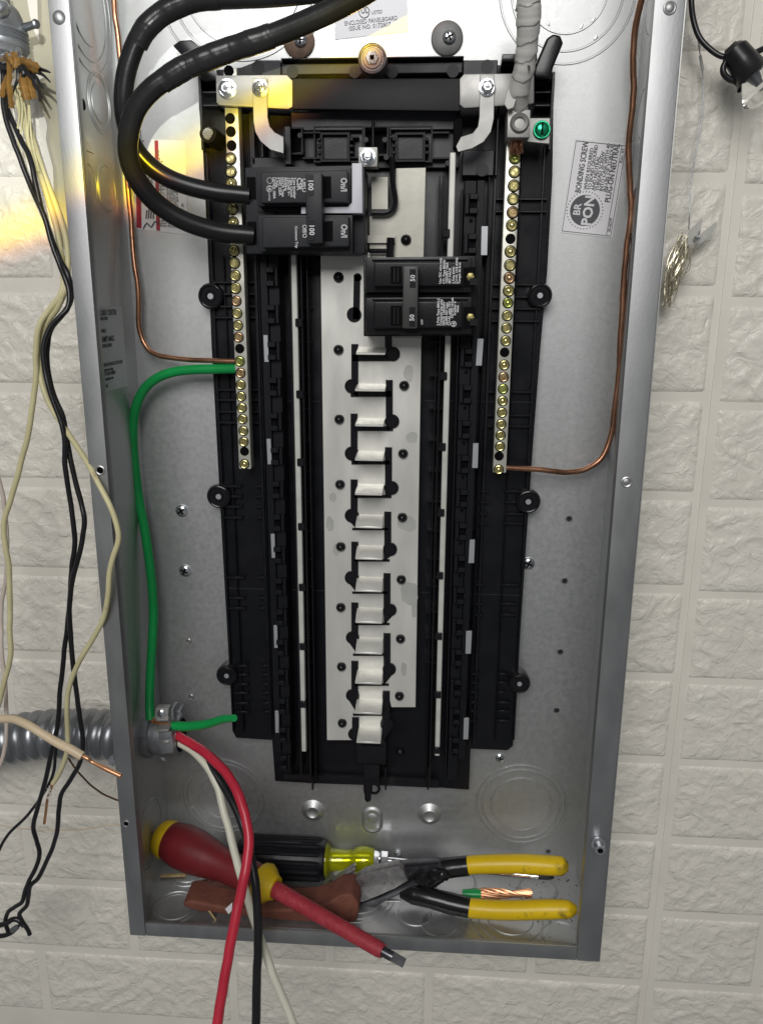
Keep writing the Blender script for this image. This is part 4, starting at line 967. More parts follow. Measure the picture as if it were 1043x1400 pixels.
ta = [(300, -3, .020), (265, 0, .020), (225, 17, .02), (200, 39, .02), (188, 60, .021)]
MB().tube(path(ta), [.0065, .0067, .0066, .0067, .0064], 28, 14, rf=lambda i, a, p: 1+.035*noise.noise(p*160)+.02*((i/13-a/6.28) % 1)).put('tape_wrap', M['tape'], ca)
b = MB()
for k in range(9): b.tube([at(344, 262+k*1.6, .048-.001*(k % 3)), at(351, 262+k*1.6+rnd.uniform(-1, 1), .048)], .0007, 6, 1)
b.put('cable_strands', M['chrome'], ca)
cb = thing('service_cable', 'thick black service cable, front loop with taped stretch ending at the lower breaker terminal', 'cable', at(172, 215, .018))
MB().tube(path(cB), .0063, 20, 8).put('cable_jacket', M['cable'], cb)
tb = [(372, 49, .0045), (345, 58, .005), (317, 67, .006), (290, 77, .006), (267, 86, .006), (245, 97, .006), (222, 112, .006)]
MB().tube(path(tb), [.0067, .0069, .0067, .0070, .0067, .0069, .0066], 28, 14, rf=lambda i, a, p: 1+.035*noise.noise(p*160)+.02*((i/13-a/6.28) % 1)).put('tape_wrap', M['tape'], cb)
for px, py, r_ in [(296, 75, .0071), (345, 58, .0071), (258, 90, .0071)]:
    a, c2 = at(px, py, .006), at(px+1.6, py-.6, .006); MB().lathe(a, c2, [(0, r_*.97), (.5, r_), (1, r_*.97)], 22).put('tape_edge', M['tape'], cb)
b = MB()
for k in range(9): b.tube([at(347, 316+k*1.5, .047), at(354, 315+k*1.6+rnd.uniform(-1, 1), .048)], .0007, 6, 1)
b.put('cable_strands', M['chrome'], cb)
# white taped neutral cable
cw = [(736, -60, .01), (727, -20, .014), (723, 0, .016), (722, 30, .020), (720, 62, .026), (716, 95, .032), (709, 125, .040), (709, 152, .050)]
cn = thing('neutral_cable', 'thick neutral cable wrapped in white tape going into the right hand lug', 'cable', at(722, 60, .026))
pts = spline(path(cw), 22); rr = []
for i in range(len(pts)):
    t = i/(len(pts)-1); base = .0076*(1-t)+.0058*t
    rr.append(base)
def wrapf(i, a, p):
    ph = (i/17.0 - a/(2*PI) + .35*noise.noise(Vector((i*.05, math.cos(a), math.sin(a))))) % 1
    return 1+.10*ph-.05+.07*noise.noise(p*170)+.04*noise.noise(p*420)
MB().tube(pts, rr, 40, 1, rf=wrapf).put('tape_wrap', M['whitetape'], cn)
b = MB(); b.pp([(700, 112), (692, 128), (689, 142), (694, 150), (702, 147), (707, 130)], .037, .0385); b.bevel(.0003, 1); b.put('tape_flap', M['whitetape'], cn)
MB().pp([(721, 89), (725, 90), (724, 97), (722, 95)], .0240, .0246).put('ink_mark', M['ink'], cn)

# ------------------------------------------------------------------ wires inside the box
def one(name, L_, rad, m, label, cat, sub=7, seg=12, group=None):
    return tag(px_tube(name, L_, rad, M[m], sub, seg), label, cat, group)
one('copper_wire', [(152, -40, .074), (156, 0, .076), (158, 20, .077), (163, 50, .080), (168, 110, .085), (172, 190, .088), (176, 262, .088), (179, 300, .088), (184, 350, .086), (190, 395, .084), (190, 442, .084), (198, 470, .083), (216, 485, .080), (252, 491, .076), (289, 494, .072), (324, 494, .069)], .0019, 'copper', 'bare copper ground wire bending into the left terminal bar', 'wire')
one('copper_wire', [(884, -40, .055), (876, 0, .060), (868, 38, .066), (864, 85, .070), (866, 125, .072), (863, 165, .074), (858, 205, .078), (861, 255, .080), (861, 300, .080), (856, 345, .082), (851, 395, .083), (848, 450, .083), (845, 510, .084), (840, 560, .084), (833, 600, .084), (822, 627, .082), (802, 641, .080), (776, 645, .077), (740, 642, .073), (684, 638, .069)], .0021, 'copper', 'bare copper ground wire running down the right side to the right terminal bar', 'wire', sub=8)
g1 = [(326, 504, .070), (300, 504.5, .072), (270, 505, .074), (240, 508, .076), (215, 517, .077), (197, 533, .077), (186, 558, .077), (182, 590, .077), (184, 630, .078), (190, 680, .078), (199, 730, .076), (206, 780, .074), (210, 830, .072), (209, 870, .068), (206, 920, .062), (205, 960, .055), (206, 984, .050)]
gw = thing('ground_wire', 'long green ground wire from left terminal bar down to the clamp', 'wire', at(190, 680, .078))
MB().tube(path(g1), .0036, 16, 8).put('insulation', M['wire_green'], gw)
b = MB()
for k in range(7): b.tube([at(205+k*.6, 980, .050), at(210+k, 987+rnd.uniform(-2, 3), .047), at(225, 991+rnd.uniform(-3, 4), .045), at(238, 990+rnd.uniform(-3, 3), .046)], .0006, 6, 4)
b.put('bare_strands', M['copper_bright'], gw)
gj = px_tube('ground_wire', [(236, 992, .046), (245, 993, .045), (262, 993, .040), (282, 990, .032), (303, 984, .022), (321, 981.5, .012)], [.0034, .0038, .0038, .0035, .0031, .0026], M['wire_green'])
tag(gj, 'short green ground wire stub sticking out right from the clamp', 'wire')
# red, black, white feeder wires
one('feeder_wire', [(215, 998, .060), (240, 1005, .052), (262, 1016, .044), (290, 1036, .030), (314, 1064, .014), (331, 1100, .0), (340, 1145, -.014), (336, 1190, -.026), (328, 1232, -.036), (317, 1282, -.048), (308, 1330, -.058), (298, 1395, -.072), (290, 1440, -.08)], .0037, 'wire_red', 'red feeder wire curving out of the clamp and hanging over the box edge', 'wire', seg=16)
one('feeder_wire', [(215, 1003, .062), (244, 1012, .056), (270, 1030, .048), (296, 1060, .036), (318, 1096, .022), (334, 1135, .008), (344, 1175, -.004), (350, 1215, -.014), (352, 1260, -.022), (352, 1310, -.030), (350, 1360, -.038), (349, 1440, -.048)], .0033, 'wire_black', 'black feeder wire between the red and white ones over the box edge', 'wire', seg=16)
one('feeder_wire', [(215, 1005, .060), (240, 1013, .054), (262, 1026, .048), (284, 1048, .040), (298, 1078, .030), (308, 1115, .020), (318, 1155, .010), (329, 1195, .002), (342, 1240, -.006), (357, 1285, -.014), (375, 1335, -.022), (395, 1385, -.030), (415, 1435, -.036)], .0031, 'wire_white', 'white feeder wire curving out of the clamp, lowest of the three', 'wire', seg=16)

# conduit clamp inside, and flexible conduit outside
cy_ = .062
cx0 = at(206, 1003, cy_)
cc_ = thing('conduit_connector', 'grey cast conduit connector with clamp screws on inner left side wall', 'connector', cx0)
A0 = Vector((-HW+T, cy_, cx0.z)); 
def along(x): return Vector((x, cy_, cx0.z))
MB().lathe(along(-HW+T), along(-HW+.0075), [(0, .0195), (.8, .0195), (1, .018)], 8, PI/8).put('locknut', M['cast_grey'], cc_)
MB().lathe(along(-HW+.0075), along(-HW+.030), [(0, .0155), (.15, .0155), (.2, .0168), (.8, .0165), (.9, .0172), (1, .0165), (1, .0125), (.6, .012)], 32, caps=False).put('clamp_body', M['cast_grey'], cc_)
MB().lathe(along(-HW+.010), along(-HW+.027), [(0, .0172), (.5, .0179), (1, .0172)], 10).put('clamp_band', M['cast_grey'], cc_)
b = MB(); b.pp([(213, 968), (231, 968), (230, 985), (211, 984)], .036, .042); b.pp([(214, 983.5), (230.5, 983.5), (230, 986), (213, 986)], .034, .052); b.bevel(.0006, 2); sd = b.put('saddle', M['alu'], cc_)
inst('saddle_screw', ME['pan'], sd, at(221, 975.5, .036), None, .85)
MB().pp([(213, 998), (231, 997.5), (230.5, 1000.5), (213, 1001)], .036, .054).bevel(.0004, 1).put('saddle', M['alu'], cc_)
MB().pp([(216, 1001), (234, 1000), (236, 1010), (218, 1011)], .040, .052).bevel(.0012, 2).put('clamp_ear', M['cast_grey'], cc_)
MB().pp([(232, 969), (237, 969), (238, 984), (232, 985)], .042, .054).bevel(.0008, 2).put('clamp_ear', M['cast_grey'], cc_)
MB().pp([(239, 972), (247, 971), (248, 976), (239, 977)], .050, .060).bevel(.0008, 2).put('clamp_ear', M['cast_grey'], cc_)
MB().pp([(216, 1007), (236, 1006), (238, 1030), (220, 1032)], .0415, .056).bevel(.0014, 2).put('clamp_ear', M['cast_grey'], cc_)
MB().pp([(222, 1013), (232, 1013), (232, 1017), (222, 1017)], .0405, .050).bevel(.0006, 1).put('clamp_rib', M['alu'], cc_)
inst('clamp_screw', ME['pan'], cc_, at(222, 1038, .043), (.6, 0, 0), .8)
MB().cyl(along(-HW+.0302), (-1, 0, 0), .0135, .004, 28).put('clamp_mouth', M['deep'], cc_)
# conduit
zc0 = at(140, 1007, cy_).z
P_ = []; L0 = -.36; seg_ = 26
cd_ = thing('flexible_conduit', 'ribbed grey flexible metal conduit entering the box from the left', 'conduit', (-HW-.06, cy_, zc0))
b = MB(); prof = []
n = 150
pts = []; rads = []
for i in range(n+1):
    t = i/n; x = -HW-.014-t*.19; z = zc0-.006*t*t*4+.002*math.sin(t*6)-.002*t
    pts.append(Vector((x, cy_+.004*math.sin(t*4), z)))
    ph = ((x*-1)/.0112) % 1
    r_ = .0172+.0034*math.sin(PI*ph)**.6
    rads.append(r_)
b.tube(pts, rads, 36, 1); b.put('corrugated_tube', M['conduit'], cd_)
MB().lathe(Vector((-HW-.014, cy_, zc0)), Vector((-HW, cy_, zc0)), [(0, .0185), (.1, .0205), (.6, .0205), (.7, .0175), (1, .0175)], 32).put('conduit_collar', M['conduit'], cd_)
c = at(154, 1040, .048); MB().lathe(c+Vector((0, 0, .006)), c+Vector((0, 0, -.004)), [(0, .0032), (.8, .0032), (1, .002)], 8).put('collar_screw', M['zinc'], cd_)

# ------------------------------------------------------------------ wires hanging on the left
wa = [(5, 94, .055), (5, 134, .05), (13, 174, .046), (29, 218, .042), (47, 262, .038), (60, 295, .034), (75, 345, .03), (88, 377, .026), (96, 400, .024), (94, 420, .022), (83, 432, .02), (68, 450, .018), (60, 475, .016), (61, 500, .015), (68, 532, .013), (80, 565, .012), (88, 598, .010), (90, 635, .009), (95, 675, .008), (100, 710, .007), (103, 742, .007), (99, 775, .008), (96, 812, .009), (93, 850, .01), (87, 900, .011), (82, 950, .012), (77, 997, .012), (70, 1030, .012), (61, 1074, .013), (51, 1107, .016), (46, 1130, .018), (50, 1149, .02), (54, 1166, .021), (50, 1185, .023), (42, 1202, .024), (36, 1217, .026), (31, 1232, .027), (20, 1240, .03), (12, 1247, .032), (9, 1260, .034), (14, 1276, .034)]
one('hanging_wire', wa, .0018, 'wire_black', 'long black wire hanging at left, with its hooked end at lower left', 'wire', sub=5)
wb = [(8, 94, .060), (9, 140, .055), (26, 186, .048), (42, 216, .043), (50, 255, .038), (62, 300, .034), (79, 348, .03), (94, 377, .026), (98, 407, .028), (88, 428, .026), (72, 449, .024), (65, 476, .022), (66, 505, .02), (75, 540, .018), (87, 571, .016), (94, 612, .014), (103, 655, .012), (112, 690, .010), (116, 715, .008), (113, 745, .006), (106, 772, .004), (99, 797, .003), (96, 834, .006), (99, 890, .008), (105, 945, .009), (111, 988, .010), (113, 1017, .010), (109, 1043, .012), (95, 1067, .014), (84, 1086, .015), (81, 1108, .016), (78, 1136, .018), (71, 1162, .02), (61, 1186, .022), (52, 1202, .023), (43, 1212, .024), (39, 1228, .026), (37, 1238, .027), (27, 1249, .03), (31, 1260, .03), (38, 1272, .03), (41, 1279, .03)]
one('hanging_wire', wb, .0018, 'wire_black', 'long black wire hanging at left, the right hand one over the conduit', 'wire', sub=5)
wc = [(18, 120, .065), (30, 160, .060), (44, 205, .054), (57, 240, .048), (72, 290, .043), (82, 335, .038), (88, 372, .034), (86, 400, .030), (68, 424, .028), (55, 447, .026), (50, 480, .026), (50, 511, .026), (46, 551, .026), (39, 592, .026), (29, 635, .026), (15, 684, .026), (6, 718, .026), (8, 748, .026), (13, 781, .026), (14, 830, .026), (13, 860, .026), (15, 890, .026), (10, 921, .026), (-4, 970, .026)]
one('hanging_wire', wc, .0020, 'wire_cream', 'aged cream wire curving down along the left edge of the photo', 'wire', sub=5)
wd = [(26, 118, .068), (40, 170, .062), (58, 230, .052), (80, 290, .045), (92, 335, .038), (92, 385, .03), (80, 420, .028), (62, 446, .030), (55, 480, .030), (56, 515, .028), (66, 548, .024), (82, 575, .018), (98, 599, .010), (119, 631, .002), (134, 659, -.005), (152, 694, -.010), (161, 722, -.012), (162, 740, -.012), (155, 762, -.012), (150, 785, -.010), (148, 815, -.008), (142, 845, -.004), (127, 874, .0), (108, 906, .004), (95, 940, .008), (92, 970, .010), (93, 1000, .010), (93, 1022, .010), (88, 1042, .012), (80, 1060, .014), (73, 1071, .015)]
hw = thing('hanging_wire', 'aged cream wire crossing the box flange, with a bare copper end over the lower conduit', 'wire', at(150, 700, 0))
MB().tube(path(wd), .0019, 12, 5).put('insulation', M['wire_cream'], hw)
MB().tube(path([(73, 1070, .015), (69, 1082, .016), (65, 1095, .017), (63, 1112, .018), (61, 1126, .019)]), .0011, 10, 5).put('bare_end', M['copper_bright'], hw)
b = MB()
for k in range(6): b.tube([at(66+rnd.uniform(-3, 6), 1075+k*3, .014), at(66+rnd.uniform(-3, 6), 1079+k*3, .013), at(70+rnd.uniform(-3, 4), 1082+k*2, .014)], .0003, 5, 3)
b.put('stripped_shred', M['whitetape'], hw)
one('hanging_wire', [(-6, 640, .05), (2, 665, .05), (7, 690, .05), (10, 740, .05), (8, 790, .05), (3, 834, .05), (3, 880, .045), (7, 930, .040), (10, 968, .036), (10, 1005, .034), (4, 1035, .034), (-6, 1060, .034)], .0016, 'wire_pink', 'pale pinkish wire at the far left edge behind the cream one', 'wire')
one('hanging_wire', [(77, 1020, .045), (75, 1048, .045), (70, 1068, .045), (57, 1090, .047), (40, 1113, .048), (23, 1129, .048), (12, 1142, .048), (-6, 1172, .048)], .0013, 'wire_black', 'thin black wire slanting down to the lower left edge', 'wire')
one('hanging_wire', [(84, 1020, .060), (94, 1038, .062), (107, 1056, .066), (125, 1074, .072), (144, 1087, .078), (166, 1096, .084)], .0008, 'wire_brown', 'thin dark brown wire curving from the conduit to behind the box', 'wire')
one('thread', [(-6, 1126, .075), (20, 1131, .075), (45, 1134, .075), (80, 1136, .075), (120, 1134, .075), (150, 1129, .076), (172, 1128, .08)], .0005, 'wire_beige', 'fine pale thread stretched across the wall below the conduit', 'thread')
bw = thing('stripped_wire', 'thick beige wire with a bare copper tip crossing the conduit', 'wire', at(58, 1004, -.06))
MB().tube(path([(-12, 984, -.05), (6, 983, -.052), (22, 984, -.055), (42, 993, -.058), (60, 1004, -.06), (80, 1016, -.062), (98, 1025, -.064), (113, 1034, -.065)]), [.0026, .0026, .0027, .0028, .0028, .0029, .0030, .0030], 16, 7).put('insulation', M['wire_beige'], bw)
MB().tube(path([(110, 1032, -.065), (120, 1037, -.066), (127, 1042, -.066), (145, 1051, -.068), (166, 1061, -.07)]), [.0013, .0014, .0011, .0016, .0016], 14, 6).put('bare_tip', M['copper_bright'], bw)

# wires' broken cap at lower left
b = MB().tube(path([(-8, 1268, .034), (3, 1264, .033), (10, 1262, .032), (18, 1257, .031), (26, 1258, .031), (34, 1266, .030)]), .0022, 10, 5)
b.tube(path([(-8, 1280, .034), (6, 1279, .033), (16, 1275, .032), (24, 1268, .032)]), .0020, 10, 5)
kn = b.put('wire_splice', M['wire_black']); tag(kn, 'black twisted wire splice with grey cap hanging at the lower left edge', 'wire splice')
MB().lathe(at(17, 1272, .028), at(26, 1266, .028), [(0, .0022), (.7, .0022), (1, .0014)], 14).put('grey_cap', M['dark_zinc'], kn)

# cable fitting at upper left
Yc = .055
ft = thing('cable_fitting', 'grey cast cable fitting with set screw at the upper left corner', 'cable fitting', at(2, 40, Yc))
s_ = pxm(0, 40, Yc)
prof = [(-20, 10), (5, 14), (6, 20), (10, 24), (20, 29), (30, 32), (36, 34), (37, 36), (41, 37), (43, 34), (46, 37.5), (48, 35), (51, 38), (53, 35.5), (56, 38.5), (60, 38), (63, 39), (66, 37), (73, 34), (74, 28), (60, 26)]
top = at(0, -20, Yc); bot = at(0, 74, Yc)
MB().lathe(top, bot, [((y+20)/94, r_*s_) for y, r_ in prof], 40, caps=False).put('fitting_body', M['cast_grey'], ft)
MB().lathe(at(33, 38, Yc), at(52, 32, Yc-.004), [(0, .0026), (.7, .0024), (.9, .0030), (1, .0022)], 16).put('set_screw', M['conduit'], ft)
MB().lathe(at(-6, 14, Yc-.022), at(12, 6, Yc-.02), [(0, .0045), (.6, .0045), (1, .002)], 14).put('ear_screw', M['zinc'], ft)
b = MB()
for k in range(16):
    a = at(rnd.uniform(-4, 34), rnd.uniform(64, 82), Yc-.012+rnd.uniform(-.006, .006)); b.cyl(a, (rnd.uniform(-1, 1), -1, rnd.uniform(-1, 1)), rnd.uniform(.0012, .0024), .003, 7)
b.put('foil_scrap', M['zinc'], ft)
b = MB().lathe(at(0, 60, Yc), at(6, 98, Yc), [(0, .012), (.5, .011), (1, .006)], 20); b.put('cable_core', M['steel_dark'], ft)
def ribbon(L_, wpx, m, name, par, Y0=.035):
    b = MB(); P2 = spline([at(x, y, Y) for x, y, Y in L_], 5); n = len(P2)
    V = []
    for i, p in enumerate(P2):
        t = (P2[min(i+1, n-1)]-P2[max(i-1, 0)]).normalized(); side = t.cross(Vector((0, -1, 0))).normalized(); wm = wpx*s_*.5*(1+.25*math.sin(i*1.7))
        V.append([b.bm.verts.new(p+side*wm*k+Vector((0, .003*(1-k*k)*-1, 0))) for k in (-1, -.5, 0, .5, 1)])
    for A, B2 in zip(V, V[1:]):
        for k in range(4): b.bm.faces.new((A[k], A[k+1], B2[k+1], B2[k]))
    bmesh.ops.solidify(b.bm, geom=b.bm.faces[:], thickness=.0004)
    return b.put(name, M[m], par)
pw = thing('frayed_wrapping', 'torn amber paper and frayed black strands below the upper left fitting', 'cable wrapping', at(20, 100, Yc))
for L_, wpx in [([(12, 78, .045), (14, 95, .040), (13, 115, .036), (16, 140, .034), (17, 149, .034)], 8), ([(12, 104, .040), (6, 118, .036), (3, 133, .036)], 7), ([(24, 80, .042), (33, 84, .036), (44, 88, .030), (56, 96, .026)], 10),
               ([(30, 96, .040), (32, 110, .034), (35, 125, .032), (38, 138, .032)], 13), ([(38, 100, .038), (42, 115, .033), (45, 128, .031), (47, 136, .031)], 9), ([(18, 74, .040), (24, 84, .036), (22, 94, .036)], 12), ([(40, 92, .036), (48, 96, .03), (56, 97, .028)], 8), ([(10, 75, .040), (16, 82, .036), (20, 90, .036)], 9)]:
    ribbon(L_, wpx, 'amber', 'paper_strip', pw)
for L_ in [[(38, 96, .04), (50, 98, .03), (60, 103, .026), (69, 112, .022)], [(44, 90, .038), (54, 94, .03), (64, 97, .026), (69, 99, .024)], [(40, 102, .038), (48, 104, .032), (54, 112, .030), (60, 121, .028)], [(42, 104, .038), (48, 116, .032), (53, 124, .030), (58, 134, .028)], [(30, 84, .038), (38, 100, .032), (46, 108, .03), (50, 122, .03)], [(24, 90, .036), (26, 104, .034), (22, 116, .034), (18, 128, .036)], [(28, 92, .034), (33, 100, .032), (30, 110, .034), (27, 118, .034)]]:
    MB().tube(path(L_), [.0016, .0014, .0009, .0005][:len(L_)], 8, 5).put('frayed_strand', M['wire_black'], pw)
for k in range(5):
    x = 22+k*4; MB().tube(path([(x, 120, .05), (x+rnd.uniform(0, 6), 150, .05), (x+rnd.uniform(2, 10), 190, .048), (x+14+rnd.uniform(0, 6), 235, .045)]), .0006, 6, 5).put('loose_filament', M['wire_cream'], pw)

# ------------------------------------------------------------------ string light and fairy wire on the right
Yq = .080
sl = thing('string_light', 'black string light socket with clear bulb hanging at upper right', 'string light', at(1010, 80, Yq))
MB().tube(path([(944, -40, .09), (944.5, 0, .09), (947, 25, .088), (955, 50, .086), (970, 67, .084), (986, 77, .082), (1000, 76, .08)]), .0019, 12, 6).put('cord', M['wire_black'], sl)
MB().tube(path([(1026, 76, .08), (1036, 70, .08), (1052, 63, .082), (1080, 55, .085)]), .0019, 12, 6).put('cord', M['wire_black'], sl)
MB().lathe(at(1000, 66, Yq), at(1031, 106, Yq-.006), [(0, .0060), (.12, .0088), (.5, .0095), (.85, .0105), (1, .0125), (.97, .011), (.8, .008)], 28, caps=False).put('socket', M['wire_black'], sl)
MB().lathe(at(997, 63, Yq), at(1001, 68, Yq), [(0, .004), (1, .0062)], 24).put('socket_cap', M['wire_black'], sl)
MB().tube(path([(992, 82, .078), (988, 92, .078), (989, 101, .078), (996, 108, .078), (1006, 112, .078), (1011, 119, .078), (1012, 126, .078)]), [.0014, .0019, .0020, .0020, .0020, .0019, .0017], 12, 6).put('hook', M['wire_black'], sl)
MB().lathe(at(1029, 103, Yq-.006), at(1052, 133, Yq-.010), [(0, .0085), (.3, .012), (.7, .015), (.92, .011), (1, .003)], 28).put('bulb', M['glass'], sl)
MB().lathe(at(1030, 105, Yq-.006), at(1040, 118, Yq-.008), [(0, .004), (1, .002)], 14).put('bulb_stem', M['dark_zinc'], sl)
fw = thing('fairy_wire', 'tangled fine golden wire bundle with clear plastic tabs beside the box flange', 'fairy light', at(925, 370, .09))
MB().tube(path([(950, 30, .095), (953, 50, .095), (957, 78, .097), (960, 100, .1), (960, 150, .1), (952, 200, .1), (944, 250, .1), (942, 290, .098), (941, 314, .092)]), .00035, 6, 6).put('lead_wire', M['dark_zinc'], fw)
MB().tube(path([(954, 50, .093), (956, 66, .095)]), .0009, 8, 1).put('lead_sleeve', M['clear'], fw)
MB().tube(path([(956.5, 76, .095), (960, 96, .098)]), .0010, 8, 1).put('lead_sleeve', M['clear'], fw)
b = MB(); b.pp([(960, 298), (957, 318), (950, 332), (934, 338), (933, 334), (942, 316)], .088, .0893); b.put('plastic_tab', M['clear'], fw)
b = MB(); b.pp([(979, 303), (980, 310), (968, 324), (954, 336), (946, 342), (960, 318)], .094, .0953); b.put('plastic_tab', M['clear'], fw)
MB().lathe(at(956, 316, .086), at(951, 330, .084), [(0, .0006), (.5, .0016), (.7, .0026), (1, .001)], 12).put('tab_spring', M['zinc'], fw)
b = MB()
for k in range(24):
    t = rnd.random(); x0, y0 = 936+rnd.uniform(-10, 8), 322+rnd.uniform(-5, 22); x1, y1 = 912+rnd.uniform(-9, 8), 398+rnd.uniform(-18, 18)
    mx_, my_ = (x0+x1)/2+rnd.uniform(-10, 9), (y0+y1)/2+rnd.uniform(-8, 8)
    b.tube(path([(x0, y0, .088+rnd.uniform(-.006, .006)), (mx_, my_, .084+rnd.uniform(-.008, .010)), (x1, y1, .090+rnd.uniform(-.006, .006)), (x1+rnd.uniform(2, 6), y1+rnd.uniform(-2, 3), .09), (mx_+rnd.uniform(3, 9), my_+rnd.uniform(-3, 5), .087+rnd.uniform(-.006, .006)), (x0+rnd.uniform(0, 5), y0+rnd.uniform(0, 8), .09)]), .00034, 5, 4)
b.put('wire_bundle', M['gold'], fw)

# ------------------------------------------------------------------ tools lying in the bottom of the box
sd = thing('screwdriver', 'red insulated flat screwdriver with yellow collar slanting over the box edge', 'screwdriver', at(300, 1180, .05))
h0, h1 = at(221, 1144, .062), at(362, 1208, .022)
ax = (h1-h0); 
MB().lathe(h0, h1, [(0.0, .008), (.03, .0125), (.10, .0160), (.22, .0182), (.36, .0178), (.50, .0150), (.62, .0128), (.76, .0126), (.90, .0130), (.95, .0120)], 30).put('grip', M['redgrip'], sd)
MB().lathe(h0-ax*.03, h0+ax*.10, [(0, .006), (.10, .0115), (.35, .0150), (.75, .0163), (1, .0160)], 30).put('grip_end', M['yellow'], sd)
g0, g1 = h0+ax*.94, h0+ax*1.10
MB().lathe(g0, g1, [(0, .0120), (.15, .0150), (.40, .0158), (.6, .0140), (.8, .0108), (1, .0090)], 28).put('collar', M['yellow'], sd)
s0, s1 = h0+ax*1.02, at(524, 1301, -.032)
MB().lathe(s0, s1, [(0, .0066), (.5, .0060), (.97, .0056), (1, .0048)], 20).put('shaft_sleeve', M['redshaft'], sd)
t1 = at(553, 1317, -.038); dd = (t1-s1)
b = MB().lathe(s1-dd*.05, s1+dd*.45, [(0, .0036), (.8, .0036), (1, .0034)], 16); b.put('shaft', M['steel_dark'], sd)
up_ = Vector((0, 0, 1)); sdv = dd.normalized().cross(Vector((0, -.6, .8))).normalized()
P1, P2 = s1+dd*.43, s1+dd
nn = dd.normalized().cross(sdv).normalized()
b = MB(); v = [b.bm.verts.new(P1+sdv*a*.0032+nn*c_*.0030) for a, c_ in ((-1, -1), (1, -1), (1, 1), (-1, 1))]; v2 = [b.bm.verts.new(P2+sdv*a*.0032+nn*c_*.0006) for a, c_ in ((-1, -1), (1, -1), (1, 1), (-1, 1))]
b.bm.faces.new(v); b.bm.faces.new(v2[::-1])
for i in range(4): b.bm.faces.new((v[i], v[(i+1) % 4], v2[(i+1) % 4], v2[i]))
b.put('blade', M['steel_dark'], sd)

nd = thing('screwdriver', 'black ribbed grip screwdriver with clear yellow neck at the back of the box', 'screwdriver', at(400, 1175, .078))
Yt = .079
n0, n1 = at(326, 1170, Yt), at(446, 1176, Yt)
r_ = 26*pxm(390, 1173, Yt)
b = MB(); b.lathe(n0, n1, [(0, r_*.8), (.05, r_*.97), (.5, r_), (.97, r_*.99), (1, r_*.93)], 40)
nd_g = b.put('grip', M['black'], nd)
ax = (n1-n0).normalized()
for k in range(14):
    a = 2*PI*k/14; off = Vector((0, math.cos(a), math.sin(a)))*r_*.985
    MB().lathe(n0+off+ax*.006, n1+off-ax*.004, [(0, .0012), (.05, .0022), (.95, .0022), (1, .0012)], 8).put('grip_rib', M['black_rail'], nd)
m0, m1 = at(445, 1175.5, Yt), at(512, 1176, Yt)
MB().lathe(m0, m1, [(0, r_*.86), (.05, r_*.86), (.12, r_*.60), (.45, r_*.50), (.52, r_*.56), (.56, r_*.48), (.62, r_*.62), (.75, r_*.70), (.9, r_*.66), (1, r_*.55)], 12).put('yellow_neck', M['yclear'], nd)
MB().lathe(at(447, 1176, Yt), at(505, 1176, Yt), [(0, .0038), (1, .0038)], 14).put('tang', M['chrome'], nd)
k0, k1 = at(512, 1176, Yt), at(531, 1176.5, Yt)
MB().lathe(k0, k1, [(0, r_*.46), (.35, r_*.46), (.4, r_*.38), (.5, r_*.46), (.95, r_*.44), (1, r_*.3)], 6).put('ferrule', M['chrome'], nd)
MB().lathe(k1, at(735, 1198, .068), [(0, .0030), (1, .0028)], 16).put('shaft', M['chrome'], nd)
MB().lathe(at(735, 1198, .068), at(757, 1199.5, .068), [(0, .0026), (.6, .0024), (.9, .0016), (1, .0006)], 14).put('tip', M['steel_dark'], nd)

# red brown leather piece
lpts = [(250, 1234), (262, 1232), (300, 1239), (345, 1246), (390, 1244), (430, 1241), (450, 1234), (466, 1224), (480, 1223), (489, 1234), (491, 1246), (486, 1262), (440, 1263), (380, 1258), (320, 1252), (270, 1246), (252, 1240)]
b = MB(); b.pp(lpts, .020, .046); b.bevel(.0022, 3, 40)
for v in b.bm.verts: v.co += Vector((0, 0, 1))*.0008*noise.noise(v.co*120)
le = b.put('leather_scrap', M['leather']); tag(le, 'red brown leather tool sheath lying flat under the red screwdriver', 'tool sheath')
b = MB(); b.pp([(268, 1216), (300, 1203), (345, 1205), (400, 1222), (428, 1224), (400, 1233), (345, 1238), (300, 1232), (258, 1226)], .040, .050); b.bevel(.0018, 2, 40); b.put('sheath_fold', M['leather_top'], le)
for i, (pl_, m) in enumerate([([(271, 1219), (276, 1217), (279, 1228), (276, 1227), (273, 1229)], 'paper'), ([(308, 1243), (318, 1234), (317, 1245), (313, 1250)], 'paper'), ([(285, 1246), (287, 1245), (297, 1259), (295, 1260)], 'wood')]):
    p = [at(x, y, .0185 if i else .038) for x, y in pl_]
    o = MB().poly(p, (0, .0006, 0)).put('scrap', M[m]); tag(o, ['small ragged white scrap on the left end of the leather sheath', 'white paper scrap at the sheath front by the red wire', 'thin pale splinter in front of the leather sheath'][i], 'scrap')
cch = atz(237, 1197, .0035); o = MB().box(cch.x-.011, cch.x+.011, cch.y-.002, cch.y+.002, .0028, .0045).bevel(.0008, 1).put('wood_chip', M['wood']); o.rotation_euler = (0, 0, .12)
tag(o, 'small pale wood chip on the round knockout at left in the box floor', 'wood chip')

